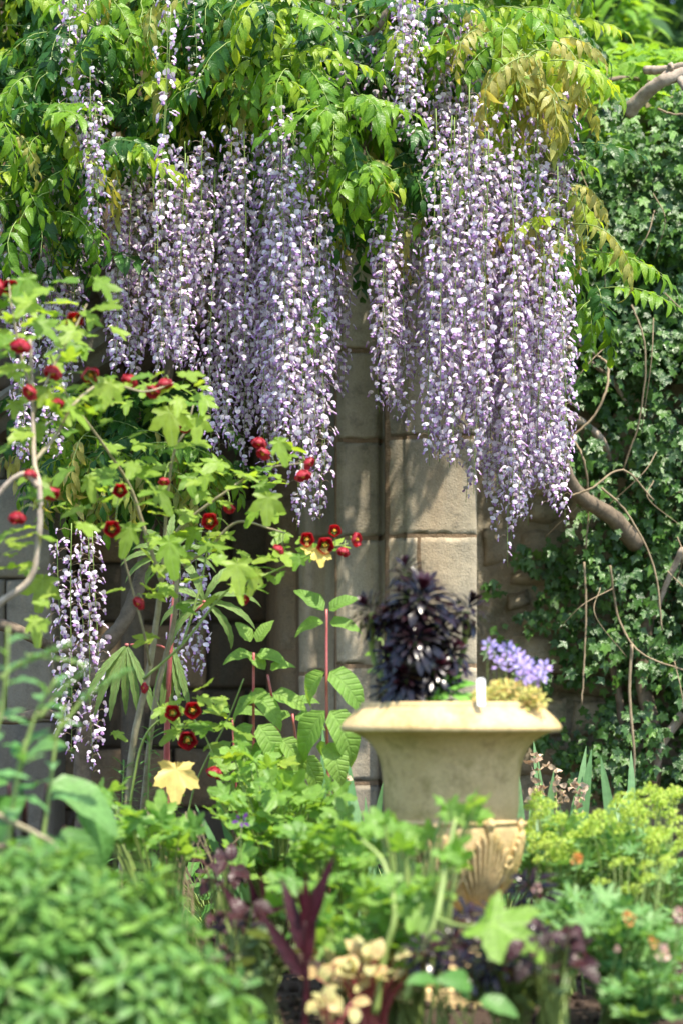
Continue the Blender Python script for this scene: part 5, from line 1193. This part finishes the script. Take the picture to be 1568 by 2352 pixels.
# low leaves closing the gaps between plants at the back of the bed
for q, (x, d, lab, n) in enumerate([(480, 7.4, 'low dark leaves at the foot of the recessed wall', 60), (900, 7.4, 'low leaves at the foot of the moulded pier behind the urn', 60), (1380, 7.6, 'low leaves growing at the foot of the ivy', 90), (1150, 6.5, 'low green leaves between the urn and the iris', 40)]):
    A = cloud(x, 2020, 190, 55, d-0.3, d+0.3, n, 400+q)
    herb('low_plant', lab, 'plant', G(x, d), A, OV, [M_big], size=1.1, cap=60, seed=400+q, group='low leafy plants by the walls')

# --- grass stems and dry stalks
ds = thing('dry_stalks', 'straw coloured dry stalks standing behind the round bush', 'dead plant', tuple(G(430, 5.9)))
rs = np.random.default_rng(8)
for q in range(16):
    x = rs.uniform(380, 520); limb([(x, 2200, 5.9), (x+rs.normal()*12, 2040, 5.9), (x+rs.normal()*45, rs.uniform(1850, 1960), 5.9)], .002, .0012, M_tw, ds, 'stalk', 0, 4)
vi = thing('violet_flower', 'small deep violet flowers above the leaves at the lower left', 'flower', tuple(G(245, 5.9))); a = Acc(); MM = []
for px, py in ((222, 1888), (228, 1876), (265, 1872), (270, 1885), (232, 1900), (555, 1885)):
    c = W(px, py, 5.75); a.tube([W(px-5, 2100, 5.85), c], .0015, 4); MM.append(rosette(axis_frame(c, (0, -1, .3)), 6, .02, .01, PT, (.6, 1.4), px))
part('stem', a, [M_absg], vi); scatter(vi, 'petal', [tpl_mesh(PT[0], 'petal', [M_vio])], PT, [M_vio], np.vstack(MM))

# --- blurred plants along the left edge
GL = [leaf(0.085, 0.036, 6, 0.42, 0.8, 0.25, dr, 0.003).tpl() for dr in (0.4, 1.0)]; glm = [tpl_mesh(t_, 'leaf', [M_glau]) for t_ in GL]
def tallherb(label, pts, n, seed, s=1.0, tpl=GL, me=glm, mat=None, start=0.35, name='blue_green_herb'):
    mat = mat or [M_glau]; rs = np.random.default_rng(seed); t = thing(name, label, 'plant', tuple(G(pts[0][0], pts[0][2])), 'blurred plants along the left edge'); limb(pts, .005, .003, M_absg, t, 'stem', 0, 6, seed)
    P = path_px(pts, 16); P = P[int(len(P)*start):]; Ms = []
    for i in range(n):
        f = i/n; th = i*2.4; p = P[int(f*(len(P)-1))]; Ms.append(frames(p, (math.cos(th), math.sin(th)*.8, 0.15+f), (0, -.3, 1), s*(1.15-0.45*f)*rs.uniform(.85, 1.15))[0])
    scatter(t, 'leaf', me, tpl, mat, np.array(Ms))
tallherb('tallest blue green herb leaning right, near the left edge', [(-20,2200,4.7),(30,1850,4.7),(80,1650,4.7),(130,1560,4.7)], 9, 1, .8)
tallherb('blue green herb with broad leaves at the very left edge', [(-60,2200,4.6),(-30,1800,4.6),(10,1600,4.6),(20,1440,4.6)], 9, 2, .9)
tallherb('blue green herb with a soft pointed top beside the lower racemes', [(60,2200,4.9),(110,1850,4.9),(130,1700,4.9),(150,1620,4.9)], 8, 3, .75)
tallherb('low blue green herb above the big folded leaf at the left', [(0,2200,4.7),(20,1950,4.7),(40,1780,4.7),(60,1700,4.7)], 9, 4, .9)
SPK = [leaf(0.020, 0.008, 3, 0.5).tpl()]; spm = [tpl_mesh(SPK[0], 'leaf', [M_glau])]
for q, pts in enumerate([[(120,1700,4.9),(200,1600,4.9),(270,1560,4.9),(300,1540,4.9)], [(90,1650,4.8),(140,1590,4.8),(190,1530,4.8),(60,1505,4.8)], [(0,1560,4.8),(40,1530,4.8),(90,1510,4.8),(165,1480,4.8)]]):
    tallherb(['grey green fuzzy spike crossing the lower racemes', 'grey green fuzzy spike bending back to the left', 'grey green fuzzy spike over the bare branch'][q], pts, 60, 20+q, 1.0, SPK, spm, [M_glau], 0.3, 'fuzzy_spike')
BG = [leaf(0.19, 0.105, 9, 0.42, 0.75, 0.25, dr, 0.004, 0.02).tpl() for dr in (0.9, 1.4)]; bgm = [tpl_mesh(t_, 'leaf', [M_big]) for t_ in BG]
bg_t = thing('large_leaf_plant', 'plant with large folded green leaves arching at the lower left', 'plant', tuple(G(60, 5.1)))
a = Acc(); LP = [((110,1800,5.0),(1,-.2,-.25),1.0),((60,1830,5.0),(-.7,-.4,-.4),.9),((150,1900,4.95),(.5,-.4,-1),1.0),((100,1910,4.95),(-.1,-.6,-.8),.9),((20,1800,5.0),(-1,-.2,.1),.8),((180,1850,5.05),(.9,-.2,-.7),.9),((50,1760,5.05),(.4,-.5,.6),.7)]
for (p, D, s) in LP: a.tube(smooth_path([G(60, 5.1), (G(60, 5.1)+W(*p))/2+[0, 0, .06], W(*p)], 5), .004, 5)
part('leaf_stalk', a, [M_burg], bg_t); scatter(bg_t, 'leaf', bgm, BG, [M_big], frames([W(*p) for p, D, s in LP], [D for p, D, s in LP], (0, -.5, .85), [s for p, D, s in LP]))
pk = thing('fallen_stem', 'pale brown fallen stem lying at the lower left edge', 'stem', tuple(G(40, 4.7, 0.1)))
limb([(-60,1840,4.7),(20,1885,4.7),(80,1915,4.7),(130,1950,4.7),(150,2050,4.7)], .007, .004, M_abs, pk, 'stem', .001); limb([(-40,1940,4.6),(50,1950,4.6),(120,1965,4.6)], .005, .004, M_bark, pk, 'stem', .001)

# --- round pale green bush, bottom left
bush = thing('round_bush', 'big rounded pale green leafy bush filling the lower left corner', 'bush', tuple(G(200, 4.35)))
BL = [leaf(0.052, 0.017, 5, 0.55, 0.7, 0.2, dr).tpl() for dr in (0.4, 0.9)]; blm = [tpl_mesh(t_, 'leaf', [M_sedum]) for t_ in BL]
c0 = G(20, 4.42, 0.02); MM = []; st = Acc(); rs = np.random.default_rng(44)
for q in range(560):
    th = rs.uniform(0, 6.283); el = math.acos(1-rs.random()*0.98); u = np.array([math.sin(el)*math.cos(th), math.sin(el)*math.sin(th), math.cos(el)])
    R = np.array([0.43, 0.33, 0.37])*(1+0.10*mnoise.noise(Vector(u*3))+rs.normal()*0.06)*(0.9 if q % 4 == 0 else 1)
    p = c0+u*R
    if p[2] < 0.03: p[2] = 0.03+rs.random()*.03
    if q % 4 == 0: st.tube([c0+[0, 0, 0], c0+u*R*0.5+[0, 0, -.03], p], .002, 4, closed_end=False)
    MM.append(rosette(axis_frame(p, u*0.9+np.array([0, -.05, .55])+rs.normal(size=3)*.15, rs.uniform(.65, 1.25)), 12, .05, .015, BL, (0.35, 1.75), q))
part('stem', st, [M_absg], bush, kind='stuff'); scatter(bush, 'leaf', blm, BL, [M_sedum], np.vstack(MM), cap=299)

# --- burgundy plants
BU = [leaf(0.16, 0.033, 7, 0.32, 0.8, 0.3, dr, 0.002).tpl() for dr in (0.1, 0.5)]; bum = [tpl_mesh(t_, 'leaf', [M_burg]) for t_ in BU]
def lance(label, base, tips, seed, stem=None):
    t = thing('burgundy_plant', label, 'plant', tuple(base), 'burgundy leaved plants'); rs = np.random.default_rng(seed)
    top = W(*stem); a = Acc(); a.tube(smooth_path([base, (base+top)/2+[.005, 0, 0], top], 5), np.linspace(.008, .005, 11), 7); part('stem', a, [M_burg], t); Ms = []
    for q, (x, y) in enumerate(tips):
        s0 = base+(top-base)*(0.45+0.55*(q+1)/len(tips)); e = W(x, y, stem[2]-0.03); Ms.append(frames(s0, e-s0, (rs.normal()*.5, -1, .2), np.linalg.norm(e-s0)/.16)[0])
    scatter(t, 'leaf', bum, BU, [M_burg], np.array(Ms))
lance('upright burgundy plant with one long leaf pointing up right', G(695, 4.75), [(600,2095),(735,2110),(655,2015),(762,1962),(705,2010),(690,2040)], 1, (700, 2110, 4.75))
lance('burgundy plant with wide spread leaves just left of the upright one', G(625, 5.1), [(510,2030),(545,2060),(570,2015),(655,2080),(600,2000)], 2, (605, 2070, 5.1))
DK = [leaf(0.05, 0.030, 5, 0.45, 0.8, 0.3, dr, 0.004).tpl() for dr in (0.5, 1.2)]
herb('dark_leaf_plant', 'low dark purple leaves under the burgundy plants', 'plant', G(560, 5.0), cloud(560, 2160, 75, 90, 4.9, 5.2, 60, 501), DK, [M_dkred], cap=60, seed=501, group='dark purple leaved plants')
herb('dark_leaf_plant', 'dark purple leafy plant behind the bush, near the dry stalks', 'plant', G(520, 5.5), cloud(510, 2010, 40, 40, 5.4, 5.6, 24, 502), DK, [M_dkred], cap=30, seed=502, group='dark purple leaved plants')
herb('dark_leaf_plant', 'wine red leaved plant at the right of the low dark rosettes', 'plant', G(1270, 4.75), cloud(1265, 2190, 75, 60, 4.6, 4.9, 70, 503), DK, [M_dkred], cap=60, seed=503, group='dark purple leaved plants')
herb('green_bronze_plant', 'low green and bronze leaves at the bottom right of centre', 'plant', G(1180, 4.8), cloud(1170, 2255, 110, 55, 4.7, 4.95, 70, 504), [disc_leaf(0.028, 10, 0.2, 0.04, s).tpl() for s in range(2)], [M_vari], cap=70, seed=504)
herb('green_bronze_plant', 'small green leaves beside the foot of the burgundy plant', 'plant', G(610, 4.9), cloud(610, 2215, 50, 70, 4.8, 5.0, 26, 505), [disc_leaf(0.028, 10, 0.2, 0.04, s).tpl() for s in range(2)], [M_vari], cap=70, seed=505)
la = thing('low_aeonium', 'low black purple rosettes massed on the soil under the urn', 'succulent', tuple(G(1120, 5.1)))
MM = []; 
for q, (px, py, d, s) in enumerate([(1205,2035,5.3,.85),(1010,2130,5.2,.8),(1075,2110,5.25,.85),(1135,2105,5.2,.8),(1035,2165,5.0,.8),(1100,2160,5.0,.85),(1165,2155,5.05,.8),(975,2180,5.0,.7),(1060,2215,4.9,.7),(1120,2205,4.9,.75),(1190,2195,4.95,.7),(1000,2090,5.35,.7),(955,2120,5.3,.7),(1235,2150,5.1,.7)]):
    MM.append(rosette(axis_frame(W(px, py-6, d-.27), (rs.normal()*.3, -.55, 1), s*1.05), 36, .085, .02, AEL, (.2, 1.75), 60+q))
MM = np.vstack(MM); scatter(la, 'leaf', aem, AEL+AELc, [M_aeo, M_aeoc], MM, rs.integers(0, 4, len(MM)), cap=299)

# --- heuchera, front
HL = [leaf(0.052, 0.036, 5, 0.45, 0.75, 0.2, dr, 0.002).tpl() for dr in (0.2, 0.6, 1.0)]
herb('heuchera', 'cream and yellow leaved plant with red veins at the bottom centre', 'heuchera', G(845, 4.85), np.vstack([cloud(845, 2240, 120, 48, 4.75, 4.95, 62, 601), cloud(860, 2200, 50, 28, 4.85, 4.95, 14, 602)]), HL, [M_heu], stemmat=M_redstem, cap=90, seed=601, size=.85, jitter=.8, lean=1.0, droop=.1)
herb('heuchera', 'few cream leaves lying on the soil at the bottom edge', 'heuchera', G(760, 4.7), cloud(770, 2300, 60, 24, 4.6, 4.75, 12, 603), HL, [M_heu], stemmat=M_redstem, seed=603, size=.8)
herb('wide_leaf_seedling', 'low plant with broad plain green leaves at the bottom centre', 'plant', G(1060, 4.65), [W(1080,2262,4.6), W(1050,2250,4.62), W(1010,2262,4.65), W(1100,2300,4.6)], BG, [M_big], size=.36, seed=604)

# --- lady's mantle with lime froth
AL = [lobed(0.042, [(0, 1, .24), (38, .98, .24), (-38, .98, .24), (76, .92, .24), (-76, .92, .24), (114, .85, .24), (-114, .85, .24), (150, .7, .25), (-150, .7, .25)], 5, 0.35, 0.2, s, 0.09).tpl() for s in range(4)]
fl = Acc(); 
for q in range(26):
    rs2 = np.random.default_rng(900+q); p = nrm(rs2.normal(size=3))*rs2.random()**.4*[.016, .016, .009]; fl.many(DK[0], frames(p, rs2.normal(size=3), rs2.normal(size=3)+[0, -1, 1], .13+.05*rs2.random()), np.array([rs2.random()]))
FRO = fl.tpl(); FRO = (FRO[0], FRO[1], FRO[2], FRO[3], FRO[4], FRO[5])
def mantle(label, px, d, clouds, fclouds, seed):
    A = np.vstack([cloud(*c, seed+i) for i, c in enumerate(clouds)])
    t = herb('ladys_mantle', label, 'plant', G(px, d), A, AL, [M_alch], cap=170, seed=seed, group="lady's mantle clumps")
    Fp = np.vstack([cloud(*c, seed+50+i) for i, c in enumerate(fclouds)]); a = Acc(); b = G(px, d)
    for p in Fp: a.tube(smooth_path([b*.3+p*.7-[0, 0, .1], p*.85+b*.15+[0, 0, .0], p], 4), .0009, 4, closed_end=False)
    part('flower_stem', a, [M_absg], t, kind='stuff')
    m = frames(Fp, rng.normal(size=(len(Fp), 3))*.3+[0, 1, 0], (0, 0, 1), .8+.7*rng.random(len(Fp)))
    scatter(t, 'flower_spray', [tpl_mesh(FRO, 'flower_spray', [M_alf])], [FRO], [M_alf], m, cap=150)
mantle("lady's mantle with lime flowers nearest the urn", 1290, 5.7, [(1290,2000,90,90,5.5,5.8,60), (1300,1920,60,40,5.6,5.9,16)], [(1280,1890,95,45,5.5,5.8,36), (1240,1850,40,30,5.6,5.8,10), (1260,1960,60,30,5.4,5.6,12)], 700)
mantle("lady's mantle with lime flowers at the right edge", 1470, 5.7, [(1480,2010,110,100,5.5,5.9,80), (1400,1960,60,50,5.6,5.9,16)], [(1500,1840,90,32,5.6,5.9,36), (1420,1890,80,40,5.5,5.8,26), (1530,1930,60,50,5.4,5.7,18)], 720)
mantle("lady's mantle leaves spreading low in the bottom right corner", 1430, 5.1, [(1430,2180,150,90,4.9,5.3,130), (1500,2290,110,60,4.8,5.0,60), (1350,2110,90,60,5.1,5.4,36)], [(1450,2000,110,50,5.2,5.4,12)], 740)
# apricot and pink flowers
PB_ = [leaf(0.017, 0.017, 4, 0.6, 0.7, 0.3, -0.6).tpl()]
for q, (px, py, d, mat, lab, s) in enumerate([(1322, 1974, 5.2, M_org, 'apricot cup flower standing right of the urn foot', 1.2), (1445, 2110, 4.9, M_org, 'apricot cup flower low among the scalloped leaves', 1.2), (1232, 2040, 5.0, M_pink, 'pink bud flower close to the dark rosette under the urn', .8),
                                     (1500, 2165, 4.8, M_org, 'fading apricot flower at the top of a nodding cluster, lower right', .9), (1520, 2192, 4.78, M_pink, 'pale pink flower at the bottom of the nodding cluster, lower right', 1.3), (1560, 2100, 4.8, M_pink, 'pinkish flower cut off by the right edge', 1.0), (1415, 2180, 4.85, M_pink, 'tiny pink flower between the two apricot ones', .5),
                                     (722, 2190, 4.95, M_org, 'orange red flower at the foot of the burgundy plant', .9)]):
    t = thing('geum_flower', lab, 'flower', tuple(G(px-20, d+.05))); limb([(px-20, 2330, d+.05), (px-14, (py+2330)/2, d+.02), (px, py+10, d)], .002, .0013, M_absg, t, 'stem', 0, 5)
    m = rosette(axis_frame(W(px, py, d), (.2*(-1)**q, -1, .35), s), 8, .02, .01, PB_, (.12, 1.2), q); m[:, :3, :3] *= .8; scatter(t, 'petal', [tpl_mesh(PB_[0], 'petal', [mat])], PB_, [mat], m)
